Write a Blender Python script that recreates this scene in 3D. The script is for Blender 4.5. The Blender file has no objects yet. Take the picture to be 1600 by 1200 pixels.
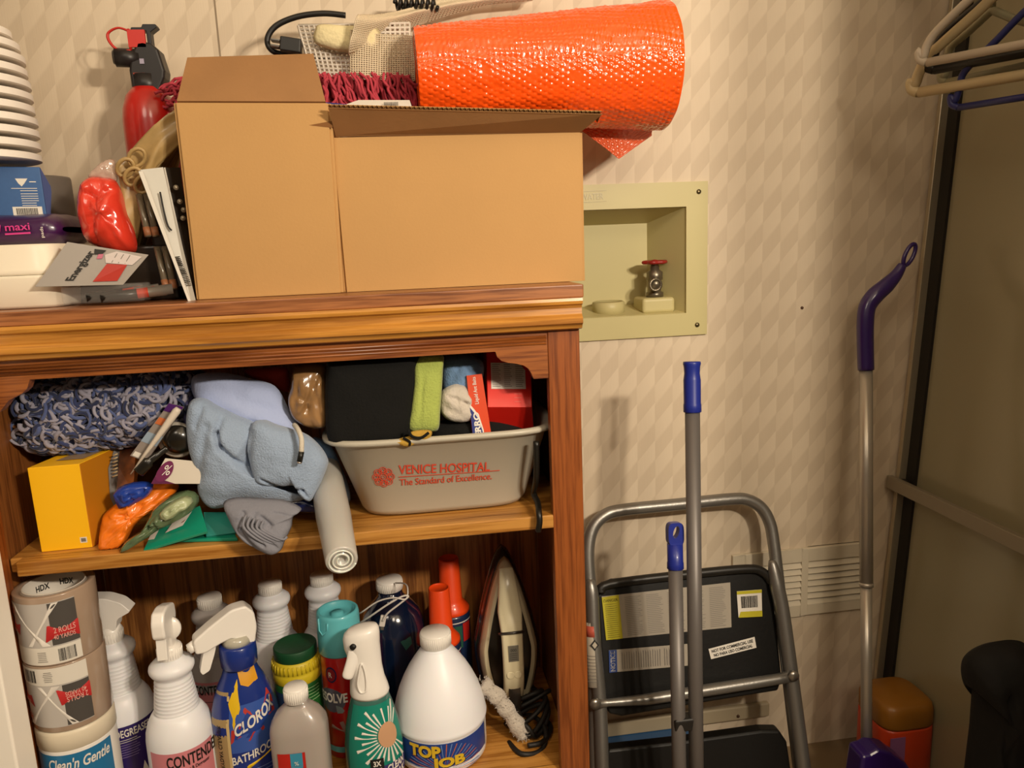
import bpy, bmesh, math, random
import numpy as np
from mathutils import Vector, Matrix, noise
random.seed(7)
PI = math.pi
SC = bpy.context.scene
COL = SC.collection

# ------------------------------------------------------------------ camera, world, lights, exposure
F = 1180.0
_p, _r, _y = [math.radians(a) for a in (10.5, -2.35, 7.75)]
CAM = np.array([0, -1.33, .99])
_fw = np.array([math.sin(_y)*math.cos(_p), math.cos(_y)*math.cos(_p), -math.sin(_p)])
_rt = np.array([math.cos(_y), -math.sin(_y), 0]); _up = np.cross(_rt, _fw)
RR = math.cos(_r)*_rt + math.sin(_r)*_up; UU = -math.sin(_r)*_rt + math.cos(_r)*_up
cd = bpy.data.cameras.new('camera'); cam = bpy.data.objects.new('camera', cd); COL.objects.link(cam)
cd.sensor_width = 36; cd.lens = F/1600*36; cd.clip_start = .02
cam.matrix_world = Matrix(((RR[0], UU[0], -_fw[0], CAM[0]), (RR[1], UU[1], -_fw[1], CAM[1]), (RR[2], UU[2], -_fw[2], CAM[2]), (0, 0, 0, 1)))
SC.camera = cam
w = bpy.data.worlds.new('world'); SC.world = w; w.use_nodes = True
w.node_tree.nodes['Background'].inputs[0].default_value = (1, .78, .56, 1)
w.node_tree.nodes['Background'].inputs[1].default_value = .1
for i, (lx, en) in enumerate(((.69, 44), (.84, 44))):
    ld = bpy.data.lights.new('bulb', 'POINT'); ld.energy = en; ld.color = (1, .85, .66); ld.shadow_soft_size = .04
    lo = bpy.data.objects.new('bulb', ld); lo.location = (lx, -1.62, 1.40); COL.objects.link(lo)
ld = bpy.data.lights.new('left_fill', 'POINT'); ld.energy = 13; ld.color = (1, .86, .68); ld.shadow_soft_size = .2  # unseen soft fill, added to brighten the left side
lo = bpy.data.objects.new('left_fill', ld); lo.location = (-.55, -1.5, 1.8); COL.objects.link(lo)
ld = bpy.data.lights.new('upper_fill', 'POINT'); ld.energy = 22; ld.color = (1, .84, .64); ld.shadow_soft_size = .2  # unseen fill light, added to lift the upper and right wall
lo = bpy.data.objects.new('upper_fill', ld); lo.location = (.35, -2.4, 2.1); COL.objects.link(lo)
SC.view_settings.view_transform = 'Standard'; SC.view_settings.look = 'None'
SC.view_settings.gamma = 1; SC.view_settings.exposure = 0.1
SC.view_settings.use_curve_mapping = False

def at(px, py, Y):                     # pixel of the 1600x1200 photograph -> point on the plane y = Y
    d = (px-800)/F*RR - (py-600)/F*UU + _fw
    return Vector(CAM + d*(Y-CAM[1])/d[1])
def atz(px, py, z):
    d = (px-800)/F*RR - (py-600)/F*UU + _fw
    return Vector(CAM + d*(z-CAM[2])/d[2])

# ------------------------------------------------------------------ materials
def lin(h):
    if isinstance(h, str):
        h = h.lstrip('#'); c = [int(h[i:i+2], 16)/255 for i in (0, 2, 4)]
    else: c = [x/255 for x in h]
    return tuple(x/12.92 if x <= .04045 else ((x+.055)/1.055)**2.4 for x in c) + (1,)
MC = {}
def M(key, col=None, rough=.5, metal=0, trans=0, alpha=1, bump=None, var=None, coat=0, ior=1.45, sub=0, sheen=0, col2=None, vscale=None):
    if key in MC: return MC[key]
    m = bpy.data.materials.new(key); m.use_nodes = True; nt = m.node_tree; b = nt.nodes['Principled BSDF']
    c = lin(col); b.inputs['Base Color'].default_value = c
    b.inputs['Roughness'].default_value = rough; b.inputs['Metallic'].default_value = metal
    b.inputs['Transmission Weight'].default_value = trans; b.inputs['Alpha'].default_value = alpha
    b.inputs['IOR'].default_value = ior; b.inputs['Coat Weight'].default_value = coat; b.inputs['Coat Roughness'].default_value = .12
    if sub: b.inputs['Subsurface Weight'].default_value = sub; b.inputs['Subsurface Scale'].default_value = .01
    if sheen: b.inputs['Sheen Weight'].default_value = sheen
    tc = nt.nodes.new('ShaderNodeTexCoord')
    if var or col2:
        s, a = var or (20, .5)
        n = nt.nodes.new('ShaderNodeTexNoise'); n.inputs['Scale'].default_value = s; n.inputs['Detail'].default_value = 4
        mp = nt.nodes.new('ShaderNodeMapping'); mp.inputs['Scale'].default_value = vscale or (1, 1, 1)
        nt.links.new(tc.outputs['Object'], mp.inputs['Vector']); nt.links.new(mp.outputs[0], n.inputs['Vector'])
        r = nt.nodes.new('ShaderNodeValToRGB'); nt.links.new(n.outputs['Fac'], r.inputs['Fac'])
        r.color_ramp.elements[0].position = .35; r.color_ramp.elements[1].position = .65
        d = lin(col2) if col2 else tuple(x*(1-a) for x in c[:3])+(1,)
        r.color_ramp.elements[0].color = d; r.color_ramp.elements[1].color = c
        nt.links.new(r.outputs['Color'], b.inputs['Base Color'])
    if bump:
        s, st = bump[:2]
        if len(bump) > 2 and bump[2] == 'voronoi':
            n = nt.nodes.new('ShaderNodeTexVoronoi'); out = 'Distance'
        else:
            n = nt.nodes.new('ShaderNodeTexNoise'); n.inputs['Detail'].default_value = 3; out = 'Fac'
        n.inputs['Scale'].default_value = s
        nt.links.new(tc.outputs['Object'], n.inputs['Vector'])
        bp = nt.nodes.new('ShaderNodeBump'); bp.inputs['Strength'].default_value = st; bp.inputs['Distance'].default_value = .002
        nt.links.new(n.outputs[out], bp.inputs['Height']); nt.links.new(bp.outputs[0], b.inputs['Normal'])
    MC[key] = m; return m

def wood(key, light, dark, axis='x', rough=.38, freq=1.0, contrast=.5):
    if key in MC: return MC[key]
    m = bpy.data.materials.new(key); m.use_nodes = True; nt = m.node_tree; b = nt.nodes['Principled BSDF']
    tc = nt.nodes.new('ShaderNodeTexCoord'); mp = nt.nodes.new('ShaderNodeMapping')
    sc = {'x': (1.2, 28, 28), 'z': (28, 28, 1.2), 'y': (28, 1.2, 28)}[axis]
    mp.inputs['Scale'].default_value = [s*freq for s in sc]
    n = nt.nodes.new('ShaderNodeTexNoise'); n.inputs['Scale'].default_value = 2.2; n.inputs['Detail'].default_value = 6; n.inputs['Distortion'].default_value = .9
    n2 = nt.nodes.new('ShaderNodeTexNoise'); n2.inputs['Scale'].default_value = 11; n2.inputs['Detail'].default_value = 3
    nt.links.new(tc.outputs['Object'], mp.inputs['Vector'])
    for k in (n, n2): nt.links.new(mp.outputs[0], k.inputs['Vector'])
    mx = nt.nodes.new('ShaderNodeMix'); mx.data_type = 'FLOAT'; mx.inputs[0].default_value = contrast
    nt.links.new(n.outputs['Fac'], mx.inputs[2]); nt.links.new(n2.outputs['Fac'], mx.inputs[3])
    r = nt.nodes.new('ShaderNodeValToRGB'); nt.links.new(mx.outputs[0], r.inputs['Fac'])
    r.color_ramp.elements[0].position = .40; r.color_ramp.elements[1].position = .56
    r.color_ramp.elements[0].color = lin(dark); r.color_ramp.elements[1].color = lin(light)
    nt.links.new(r.outputs['Color'], b.inputs['Base Color'])
    b.inputs['Roughness'].default_value = rough; b.inputs['Coat Weight'].default_value = .25; b.inputs['Coat Roughness'].default_value = .3
    bp = nt.nodes.new('ShaderNodeBump'); bp.inputs['Strength'].default_value = .12; bp.inputs['Distance'].default_value = .001
    nt.links.new(mx.outputs[0], bp.inputs['Height']); nt.links.new(bp.outputs[0], b.inputs['Normal'])
    MC[key] = m; return m

def wallpaper():
    m = bpy.data.materials.new('wallpaper'); m.use_nodes = True; nt = m.node_tree; b = nt.nodes['Principled BSDF']; L = nt.links.new
    tc = nt.nodes.new('ShaderNodeTexCoord'); sp = nt.nodes.new('ShaderNodeSeparateXYZ'); L(tc.outputs['Object'], sp.inputs[0])
    def mth(op, a, b_=None, c=None):
        n = nt.nodes.new('ShaderNodeMath'); n.operation = op
        for i, v in enumerate((a, b_, c)):
            if v is None: continue
            if isinstance(v, (int, float)): n.inputs[i].default_value = v
            else: L(v, n.inputs[i])
        return n.outputs[0]
    u = mth('FRACT', mth('DIVIDE', sp.outputs['X'], .0345))
    t = mth('FRACT', mth('SUBTRACT', mth('DIVIDE', sp.outputs['Z'], .072), mth('MULTIPLY', u, .55)))
    st = nt.nodes.new('ShaderNodeMapRange'); st.interpolation_type = 'SMOOTHSTEP'
    L(t, st.inputs[0]); st.inputs[1].default_value = .42; st.inputs[2].default_value = .55
    band = mth('MULTIPLY', st.outputs[0], mth('ADD', mth('MULTIPLY', u, .5), .5))
    nz = nt.nodes.new('ShaderNodeTexNoise'); nz.inputs['Scale'].default_value = 3; nz.inputs['Detail'].default_value = 3
    mp = nt.nodes.new('ShaderNodeMapping'); mp.inputs['Scale'].default_value = (160, 1, 8); L(tc.outputs['Object'], mp.inputs[0]); L(mp.outputs[0], nz.inputs['Vector'])
    fac = mth('ADD', mth('MULTIPLY', band, .78), mth('MULTIPLY', nz.outputs['Fac'], .3))
    r = nt.nodes.new('ShaderNodeValToRGB'); L(fac, r.inputs['Fac'])
    r.color_ramp.elements[0].position = .05; r.color_ramp.elements[1].position = .95
    r.color_ramp.elements[0].color = lin('c9b8a0'); r.color_ramp.elements[1].color = lin('d8c8b0')
    L(r.outputs['Color'], b.inputs['Base Color']); b.inputs['Roughness'].default_value = .62
    bp = nt.nodes.new('ShaderNodeBump'); bp.inputs['Strength'].default_value = .15; bp.inputs['Distance'].default_value = .001
    L(nz.outputs['Fac'], bp.inputs['Height']); L(bp.outputs[0], b.inputs['Normal'])
    return m

# ------------------------------------------------------------------ mesh builder
_TX = {}
def text_geo(s, fat=0.0):
    k = (s, fat)
    if k in _TX: return _TX[k]
    c = bpy.data.curves.new('t', 'FONT'); c.body = s; c.size = 1; c.offset = fat; c.resolution_u = 4
    o = bpy.data.objects.new('t', c); COL.objects.link(o)
    dg = bpy.context.evaluated_depsgraph_get(); dg.update()
    me = bpy.data.meshes.new_from_object(o.evaluated_get(dg))
    bm = bmesh.new(); bm.from_mesh(me); bmesh.ops.triangulate(bm, faces=bm.faces[:])
    V = [tuple(v.co[:2]) for v in bm.verts]; bm.verts.index_update(); Fc = [[v.index for v in f.verts] for f in bm.faces]
    bm.free(); bpy.data.meshes.remove(me); bpy.data.objects.remove(o); bpy.data.curves.remove(c)
    if not V: V = [(0, 0), (1, 1)]
    xs = [v[0] for v in V]; ys = [v[1] for v in V]
    _TX[k] = (V, Fc, min(xs), max(xs), min(ys), max(ys)); return _TX[k]

def smoothpts(pts, n=6, closed=False):
    P = [Vector(p) for p in pts]; out = []; N = len(P)
    rng = range(N if closed else N-1)
    for i in rng:
        p0 = P[i-1] if (i > 0 or closed) else P[0]; p1 = P[i]; p2 = P[(i+1) % N]
        p3 = P[(i+2) % N] if (closed or i+2 < N) else P[-1]
        for k in range(n):
            t = k/n
            out.append(.5*((2*p1)+(p2-p0)*t+(2*p0-5*p1+4*p2-p3)*t*t+(3*p1-p0-3*p2+p3)*t**3))
    if not closed: out.append(P[-1])
    return out

class B:
    def __init__(s): s.v = []; s.f = []; s.m = []; s.s = []; s.mats = []; s.T = None
    def mi(s, m):
        if m not in s.mats: s.mats.append(m)
        return s.mats.index(m)
    def add(s, V, Fc, mat, smooth=False, T=None):
        o = len(s.v); k = s.mi(mat)
        for p in V:
            p = Vector(p)
            if T is not None: p = T @ p
            if s.T is not None: p = s.T @ p
            s.v.append(p)
        for f in Fc: s.f.append([o+i for i in f]); s.m.append(k); s.s.append(smooth)
        return s
    def box(s, c, d, mat, T=None):
        x, y, z = c; a, b_, h = d[0]/2, d[1]/2, d[2]/2
        V = [(x+i*a, y+j*b_, z+k*h) for i in (-1, 1) for j in (-1, 1) for k in (-1, 1)]
        return s.add(V, [(0, 1, 3, 2), (4, 6, 7, 5), (0, 4, 5, 1), (2, 3, 7, 6), (0, 2, 6, 4), (1, 5, 7, 3)], mat, False, T)
    def lathe(s, prof, mat, seg=32, sx=1, sy=1, T=None, sq=2.0, smooth=True):
        V = []; Fc = []; n = len(prof)
        for r, z in prof:
            for i in range(seg):
                a = 2*PI*i/seg; c, q = math.sin(a), -math.cos(a)
                if sq != 2: k = (abs(c)**sq+abs(q)**sq)**(-1/sq); c *= k; q *= k
                V.append((sx*r*c, sy*r*q, z))
        for j in range(n-1):
            for i in range(seg):
                k = (i+1) % seg; Fc.append((j*seg+i, j*seg+k, (j+1)*seg+k, (j+1)*seg+i))
        if prof[0][0] > 1e-5: Fc.append(tuple(reversed(range(seg))))
        if prof[-1][0] > 1e-5: Fc.append(tuple((n-1)*seg+i for i in range(seg)))
        return s.add(V, Fc, mat, smooth, T)
    def tube(s, pts, r, mat, seg=10, caps=True, closed=False, flat=1.0):
        P = [Vector(p) for p in pts]; n = len(P); R = r if isinstance(r, (list, tuple)) else [r]*n
        V = []; Fc = []; pn = None
        for i in range(n):
            a = P[i-1] if (i > 0 or closed) else P[i]; b_ = P[(i+1) % n] if (i < n-1 or closed) else P[i]
            t = (b_-a).normalized() if (b_-a).length > 1e-9 else Vector((0, 0, 1))
            if pn is None:
                ref = Vector((0, 1, 0)) if abs(t.y) < .9 else Vector((1, 0, 0)); nn = (ref-ref.dot(t)*t).normalized()
            else: nn = (pn-pn.dot(t)*t).normalized()
            pn = nn; bb = t.cross(nn)
            for k in range(seg):
                a_ = 2*PI*k/seg; V.append(P[i]+R[i]*(math.cos(a_)*nn*flat+math.sin(a_)*bb))
        for i in range(n if closed else n-1):
            j = (i+1) % n
            for k in range(seg): k2 = (k+1) % seg; Fc.append((i*seg+k, i*seg+k2, j*seg+k2, j*seg+k))
        if caps and not closed: Fc.append(tuple(reversed(range(seg)))); Fc.append(tuple((n-1)*seg+k for k in range(seg)))
        return s.add(V, Fc, mat, True)
    def grid(s, nu, nv, fn, mat, smooth=True):
        V = [fn(i/nu, j/nv) for j in range(nv+1) for i in range(nu+1)]
        Fc = [(j*(nu+1)+i, j*(nu+1)+i+1, (j+1)*(nu+1)+i+1, (j+1)*(nu+1)+i) for j in range(nv) for i in range(nu)]
        return s.add(V, Fc, mat, smooth)
    def prism(s, poly, wdt, mat, T=None, smooth=False):       # poly in local (x,z); extruded over y in [-w/2,w/2]
        n = len(poly); V = [(a, -wdt/2, b_) for a, b_ in poly]+[(a, wdt/2, b_) for a, b_ in poly]
        Fc = [tuple(range(n)), tuple(reversed(range(n, 2*n)))]+[(i, n+i, n+(i+1) % n, (i+1) % n) for i in range(n)]
        return s.add(V, Fc, mat, smooth, T)
    def text(s, t, mat, fn, w, h, fat=0.0, shear=0):           # fn(u,v): point for u in [-w/2,w/2], v in [0,h]
        V, Fc, x0, x1, y0, y1 = text_geo(t, fat); out = []
        for x, y in V:
            v = (y-y0)/max(y1-y0, 1e-6)*h; u = ((x-x0)/max(x1-x0, 1e-6)-.5)*w + shear*v
            out.append(fn(u, v))
        return s.add(out, Fc, mat)
    def build(s, name, parent=None, loc=None, bevel=0, sub=0, solid=0, local=False, **props):
        me = bpy.data.meshes.new(name); o = bpy.data.objects.new(name, me); COL.objects.link(o)
        L = Vector(loc) if loc is not None else Vector((0, 0, 0))
        me.from_pydata([tuple(v if local else v-L) for v in s.v], [], s.f)
        for m in s.mats: me.materials.append(m)
        me.polygons.foreach_set('material_index', s.m); me.polygons.foreach_set('use_smooth', s.s); me.update()
        bm = bmesh.new(); bm.from_mesh(me); bmesh.ops.remove_doubles(bm, verts=bm.verts, dist=1e-6)
        bm.to_mesh(me); bm.free()
        o.location = L
        if parent is not None: o.parent = parent
        if solid: md = o.modifiers.new('s', 'SOLIDIFY'); md.thickness = solid; md.offset = 0
        if bevel:
            md = o.modifiers.new('b', 'BEVEL'); md.width = bevel; md.segments = 3; md.limit_method = 'ANGLE'; md.angle_limit = .7
        if props.pop('wn', 0): o.modifiers.new('w', 'WEIGHTED_NORMAL')
        if sub: md = o.modifiers.new('u', 'SUBSURF'); md.levels = sub; md.render_levels = sub
        for k, v in props.items(): o['category' if k == 'cat' else k] = v
        return o

def root(name, label, cat, loc=(0, 0, 0), rz=0, group=None, rx=0, ry=0):
    o = bpy.data.objects.new(name, None); COL.objects.link(o); o.location = loc; o.rotation_euler = (rx, ry, rz); o.empty_display_size = .02
    o['label'] = label; o['category'] = cat
    if group: o['group'] = group
    return o

def prof_r(prof, z):
    best = 0
    for (r0, z0), (r1, z1) in zip(prof, prof[1:]):
        if z1 > z0 and z0 <= z <= z1: best = max(best, r0+(r1-r0)*(z-z0)/(z1-z0))
    return best
class Wrap:                                             # labels and print that follow a bottle's side
    def __init__(s, b, prof, sx=1, sy=1, sq=2.0): s.b, s.p, s.sx, s.sy, s.sq = b, prof, sx, sy, sq
    def pt(s, th, z, off):
        r = prof_r(s.p, z); c, q = math.sin(th), -math.cos(th)
        if s.sq != 2: k = (abs(c)**s.sq+abs(q)**s.sq)**(-1/s.sq); c *= k; q *= k
        return Vector(((s.sx*r+off)*c, (s.sy*r+off)*q, z))
    def patch(s, t0, t1, z0, z1, mat, off=.0004, n=16, m=4):
        s.b.grid(n, m, lambda u, v: s.pt(t0+(t1-t0)*u, z0+(z1-z0)*v, off), mat)
    def poly(s, pts, mat, off=.0008):                   # pts: (theta, z), star-shaped
        cx = sum(p[0] for p in pts)/len(pts); cz = sum(p[1] for p in pts)/len(pts); n = len(pts)
        V = [s.pt(cx, cz, off)]; K = 3
        for k in range(1, K+1):
            for p in pts: V.append(s.pt(cx+(p[0]-cx)*k/K, cz+(p[1]-cz)*k/K, off))
        Fc = [(0, 1+i, 1+(i+1) % n) for i in range(n)]
        for k in range(K-1):
            for i in range(n): j = (i+1) % n; Fc.append((1+k*n+i, 1+(k+1)*n+i, 1+(k+1)*n+j, 1+k*n+j))
        s.b.add(V, Fc, mat, True)
    def text(s, t, thc, z, w, h, mat, fat=0.0, off=.0012, slope=0, shear=0, flip=False):
        R = max(prof_r(s.p, z+h/2)*s.sx, .005)
        s.b.text(t, mat, (lambda u, v: s.pt(thc-u/R, z+h-v+slope*u, off)) if flip else (lambda u, v: s.pt(thc+u/R, z+v+slope*u, off)), w, h, fat, shear)
    def lines(s, thc, z1, w, n, dz, mat, h=.0012, off=.0010, ragged=.3, slope=0):
        R = max(prof_r(s.p, z1)*s.sx, .005)
        for i in range(n):
            ww = w*(1-ragged*random.random()); z = z1-i*dz
            s.b.grid(6, 1, lambda u, v: s.pt(thc+(u-.5)*ww/R, z+h*v+slope*(u-.5)*ww, off), mat)

def frame(o, ex, ez, off=0.0):                          # flat print: origin, unit x, unit z
    o = Vector(o); ex = Vector(ex).normalized(); ez = Vector(ez).normalized(); nrm = ez.cross(ex).normalized()*-1
    nrm = ex.cross(ez).normalized()
    return lambda u, v, k=0.0: o+ex*u+ez*v+nrm*(off+k)
def rect(b, fn, u0, u1, v0, v1, mat, k=0): b.add([fn(u0, v0, k), fn(u1, v0, k), fn(u1, v1, k), fn(u0, v1, k)], [(0, 1, 2, 3)], mat)
def fprint(b, fn, u0, u1, v1, n, dv, mat, h=.001, k=.0003, ragged=.25):
    for i in range(n):
        e = u1-(u1-u0)*ragged*random.random(); v = v1-i*dv; rect(b, fn, u0, e, v, v+h, mat, k)
def barcode(b, fn, u0, v0, w, h, mat, k=.0003, n=18):
    u = u0
    while u < u0+w:
        t = random.choice((.35, .7, 1.1))*w/n; rect(b, fn, u, min(u+t*.6, u0+w), v0, v0+h, mat, k); u += t

def puff(b, outline, Y, thick, mat, crumple=(30, .004), creases=(), rings=9, n=64, back=.5, seed=0, power=.5, tilt=0, ridged=False, smoothn=5, zmin=None):
    """closed soft body: outline in photo pixels on the plane y=Y, bulging thick towards the viewer"""
    P = [at(x, y, Y) for x, y in outline]
    P = smoothpts(P, smoothn, closed=True) if smoothn else P
    c = sum(P, Vector())/len(P); N = len(P)
    cr = [(at(a, b_, Y), at(c_, d, Y), dep, wd) for a, b_, c_, d, dep, wd in creases]
    def disp(p):
        q = p*crumple[0]+Vector((seed*3.7, seed*1.3, 0))
        h = noise.fractal(q, .9, 2.1, 4)
        if ridged: h = 1-2*abs(h)
        h *= crumple[1]
        for a, e, dep, wd in cr:
            d = e-a; t = max(0, min(1, (p-a).dot(d)/d.length_squared)); q2 = (p-(a+d*t)).length
            h -= dep*math.exp(-(q2/wd)**2)
        return h
    V = []; Fc = []
    def side(sgn, th):
        base = len(V); 
        for k in range(rings+1):
            s_ = k/rings
            for p in (P if k else [c]):
                q = c+(p-c)*s_; bul = (1-s_**2.4)**power
                d = th*bul + (disp(q)*min(1, bul*1.6) if sgn > 0 else 0)
                zq = max(q.z, ZMIN if zmin is None else zmin)
                V.append(Vector((q.x, Y-sgn*d+tilt*(q.z-c.z), zq)))
        for i in range(N): 
            f = (base, base+1+(i+1) % N, base+1+i); Fc.append(f if sgn > 0 else f[::-1])
        for k in range(1, rings):
            for i in range(N):
                j = (i+1) % N; a = base+1+(k-1)*N; f = (a+i, a+j, a+N+j, a+N+i); Fc.append(f if sgn > 0 else f[::-1])
    side(1, thick); side(-1, thick*back)
    b.add(V, Fc, mat, True)
    return c
ZMIN = 0

# ------------------------------------------------------------------ shared materials
OAKX = wood('oak_x', '#9a5a28', '#6b3512', 'x'); OAKZ = wood('oak_z', '#945020', '#6f360f', 'z')
OAKL = wood('oak_light_x', '#c18a42', '#97601f', 'x', contrast=.4); OAKTOP = wood('oak_top_x', '#a56a3e', '#6f3f22', 'x')
OAKB = wood('oak_back_z', '#b87c3e', '#74451c', 'z', rough=.55, freq=.7, contrast=.45); OAKS = wood('oak_side_z', '#8c5526', '#5f3312', 'z', rough=.5)
WHITE = M('white_plastic', '#f2eee8', .35, coat=.2); WHITE2 = M('white_bottle', '#ecedf2', .38, bump=(60, .05), sub=.1)
CREAM = M('cream_plastic', '#ded3bd', .4); BLACK = M('black_plastic', '#15130f', .4); BLKC = M('black_cloth', '#060605', .95, bump=(300, .5))
INK = M('ink_black', '#1a1816', .6); GREYP = M('print_grey', '#77716a', .6); WINK = M('print_white', '#e4dfd6', .5); LBLW = M('label_white', '#ddd8ce', .5)
RED = M('print_red', '#b8221a', .5); ORG = M('orange_plastic', '#e23a12', .4, coat=.3); BLUEP = M('print_blue', '#1d2d7a', .5)
STEEL = M('grey_metal', '#8b8883', .38, metal=.75, bump=(200, .1)); POLEM = M('grey_pole', '#6a6562', .45, metal=.35)
YEL = M('print_yellow', '#e0b81c', .5)

# ================================================================== the setting
WP = wallpaper()
b = B()                                                # back wall with the opening of the recessed box
HX0, HX1, HZ0, HZ1 = .205, .507, .853, 1.043
for x0, x1, z0, z1 in ((-2.2, HX0, -.07, 2.3), (HX1, 1.6, -.07, 2.3), (HX0, HX1, -.07, HZ0), (HX0, HX1, HZ1, 2.3)):
    b.box(((x0+x1)/2, .05, (z0+z1)/2), (x1-x0, .10, z1-z0), WP)
b.build('wall_back', kind='structure')
seam = M('seam', '#8f7f6a', .8)
b = B(); b.box((-.266, -.0006, 1.114), (.0022, .0012, 2.36), seam); b.build('trim_1', kind='structure')
FL = M('vinyl_floor', '#7d6a50', .5, var=(8, .3)); b = B(); b.box((-.3, -1.2, -.10), (3.8, 2.6, .06), FL); b.build('floor', kind='structure')
CE = M('ceiling_paint', '#d8cdb8', .8); b = B(); b.box((-.3, -1.2, 2.33), (3.8, 2.6, .06), CE); b.build('ceiling', kind='structure')
WD = M('wall_paint', '#8f8168', .7, var=(5, .12)); b = B(); b.box((1.30, -.475, 1.115), (.06, .95, 2.37), WD); b.build('wall_right', kind='structure')
b = B(); b.box((1.03, -.91, 1.115), (.60, .08, 2.37), WD); b.build('shade_wall', kind='structure')  # unseen wall stub, placed to throw shade over the right of the back wall
TW = M('trim_white', '#fbf5ea', .45); b = B(); b.box((-.563, -.366, 1.065), (.072, .045, 2.27), TW); b.build('trim_2', kind='structure', bevel=.003)

# ------------------------------------------------------------------ recessed laundry box
PL = M('beige_box', '#c2b885', .45); PLD = M('beige_box_in', '#c2b885', .5)
t = root('laundry_outlet_box', 'beige recessed plastic washer box set into the wallpapered wall behind the bookcase', 'outlet box', (.375, 0, .81))
L0 = Vector((.375, 0, .81))
b = B()
x0, x1, z0, z1 = .17, .547, .812, 1.086
for a, c_, e, f in ((x0, HX0, z0, z1), (HX1, x1, z0, z1), (HX0, HX1, z0, HZ0), (HX0, HX1, HZ1, z1)):
    b.box(((a+c_)/2-L0.x, -.003, (e+f)/2-L0.z), (c_-a, .006, f-e), PL)
EMB = M('beige_emboss', '#aea272', .35)
fn = frame((.335-L0.x, -.0062, 1.06-L0.z), (1, 0, .02), (0, 0, 1)); b.text('WATER', EMB, lambda u, v: fn(u, v, .0006), .04, .011, .01)
rect(b, fn, -.026, .026, -.004, -.0032, EMB, .0008); rect(b, fn, -.026, .026, .0145, .0153, EMB, .0008)
b.build('face_plate', t)
b = B(); D = .095; q = .012
bx = (HX0+q, HX1-q, HZ0+q, HZ1-q)
A = [(HX0, HZ0), (HX1, HZ0), (HX1, HZ1), (HX0, HZ1)]; I = [(bx[0], bx[2]), (bx[1]-.028, bx[2]), (bx[1]-.028, bx[3]-.012), (bx[0], bx[3]-.012)]
V = [(a-L0.x, .0, c-L0.z) for a, c in A]+[(a-L0.x, D, c-L0.z) for a, c in I]
b.add(V, [(0, 1, 5, 4), (1, 2, 6, 5), (2, 3, 7, 6), (3, 0, 4, 7), (4, 5, 6, 7)], PLD)
b.build('recess_tub', t, solid=.002)
b = B()                                                # moulded valve seats on the recess floor
zf = HZ0+.001-L0.z
for cx, wd in ((.461, .062), (.30, .035)):
    b = B(); b.box((cx-L0.x, .040, zf+.014), (wd, .06, .028), PL); b.build('valve_seat', t, bevel=.006)
b = B(); b.lathe([(.030, 0), (.030, .022), (.026, .024), (.026, .004), (0, .004)], PL, 24, T=Matrix.Translation((.375-L0.x, .045, zf))); b.build('drain_cup', t)
scr = M('screw', '#6d6349', .35, metal=.9)
for sx_, sz_ in ((.530, 1.068), (.528, .830)):
    b = B(); Tm = Matrix.Translation((sx_-L0.x, -.006, sz_-L0.z)) @ Matrix.Rotation(PI/2, 4, 'X')
    b.lathe([(.0045, 0), (.0042, .0015), (.002, .0025), (0, .0027)], scr, 12, T=Tm); b.build('screw', t)
# valve
v = root('water_valve', 'grey metal washer water valve with a red round handwheel in the beige box', 'valve', (.463, .04, HZ0+.029))
br = M('valve_metal', '#7d7464', .35, metal=.8); rw = M('valve_red', '#9c2420', .4, var=(60, .3))
b = B(); b.lathe([(.016, 0), (.016, .008), (.012, .010), (.012, .03), (.015, .032), (.015, .046), (.009, .05), (.007, .062)], br, 16)
b.tube([(0, 0, .025), (-.004, -.014, .025), (-.008, -.026, .024)], [.011, .011, .012], br, 14)
Tm = Matrix.Translation((-.008, -.026, .024)) @ Matrix.Rotation(PI/2, 4, 'X')
b.lathe([(.0125, -.002), (.0125, .005), (.0085, .005), (.0085, -.01), (0, -.01)], br, 16, T=Tm)
b.build('valve_body', v)
b = B()
for k in range(6):
    a = k*PI/3; b.tube([(0, 0, .064), (.017*math.cos(a), .017*math.sin(a), .064)], .0025, rw, 6)
ring = [((.0195+.0018*math.cos(6*a))*math.cos(a), (.0195+.0018*math.cos(6*a))*math.sin(a), .064) for a in [2*PI*i/48 for i in range(48)]]
b.tube(ring, .0035, rw, 8, closed=True); b.lathe([(.006, .060), (.006, .068), (0, .069)], rw, 12); b.build('handwheel', v)

# ------------------------------------------------------------------ wall register
VM = M('vent_paint', '#cfc4ae', .5)
t = root('air_vent', 'cream louvred metal air vent low on the wallpapered wall', 'vent', (.745, 0, .235)); b = B()
X0, X1, Z0, Z1 = .603, .893, .228, .371; vx, vz = .745, .235
cols = ((.628, .748), (.762, .882)); 
b.box(((X0+.628)/2-vx, -.004, (Z0+Z1)/2-vz), (.628-X0, .008, Z1-Z0), VM); b.box((.755-vx, -.004, (Z0+Z1)/2-vz), (.014, .008, Z1-Z0), VM)
b.box(((X1+.882)/2-vx, -.004, (Z0+Z1)/2-vz), (X1-.882, .008, Z1-Z0), VM)
for c0, c1 in cols:
    for e, f in ((Z0, Z0+.022), (Z1-.028, Z1)): b.box(((c0+c1)/2-vx, -.004, (e+f)/2-vz), (c1-c0, .008, f-e), VM)
b.build('frame', t, bevel=.0012)
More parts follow.
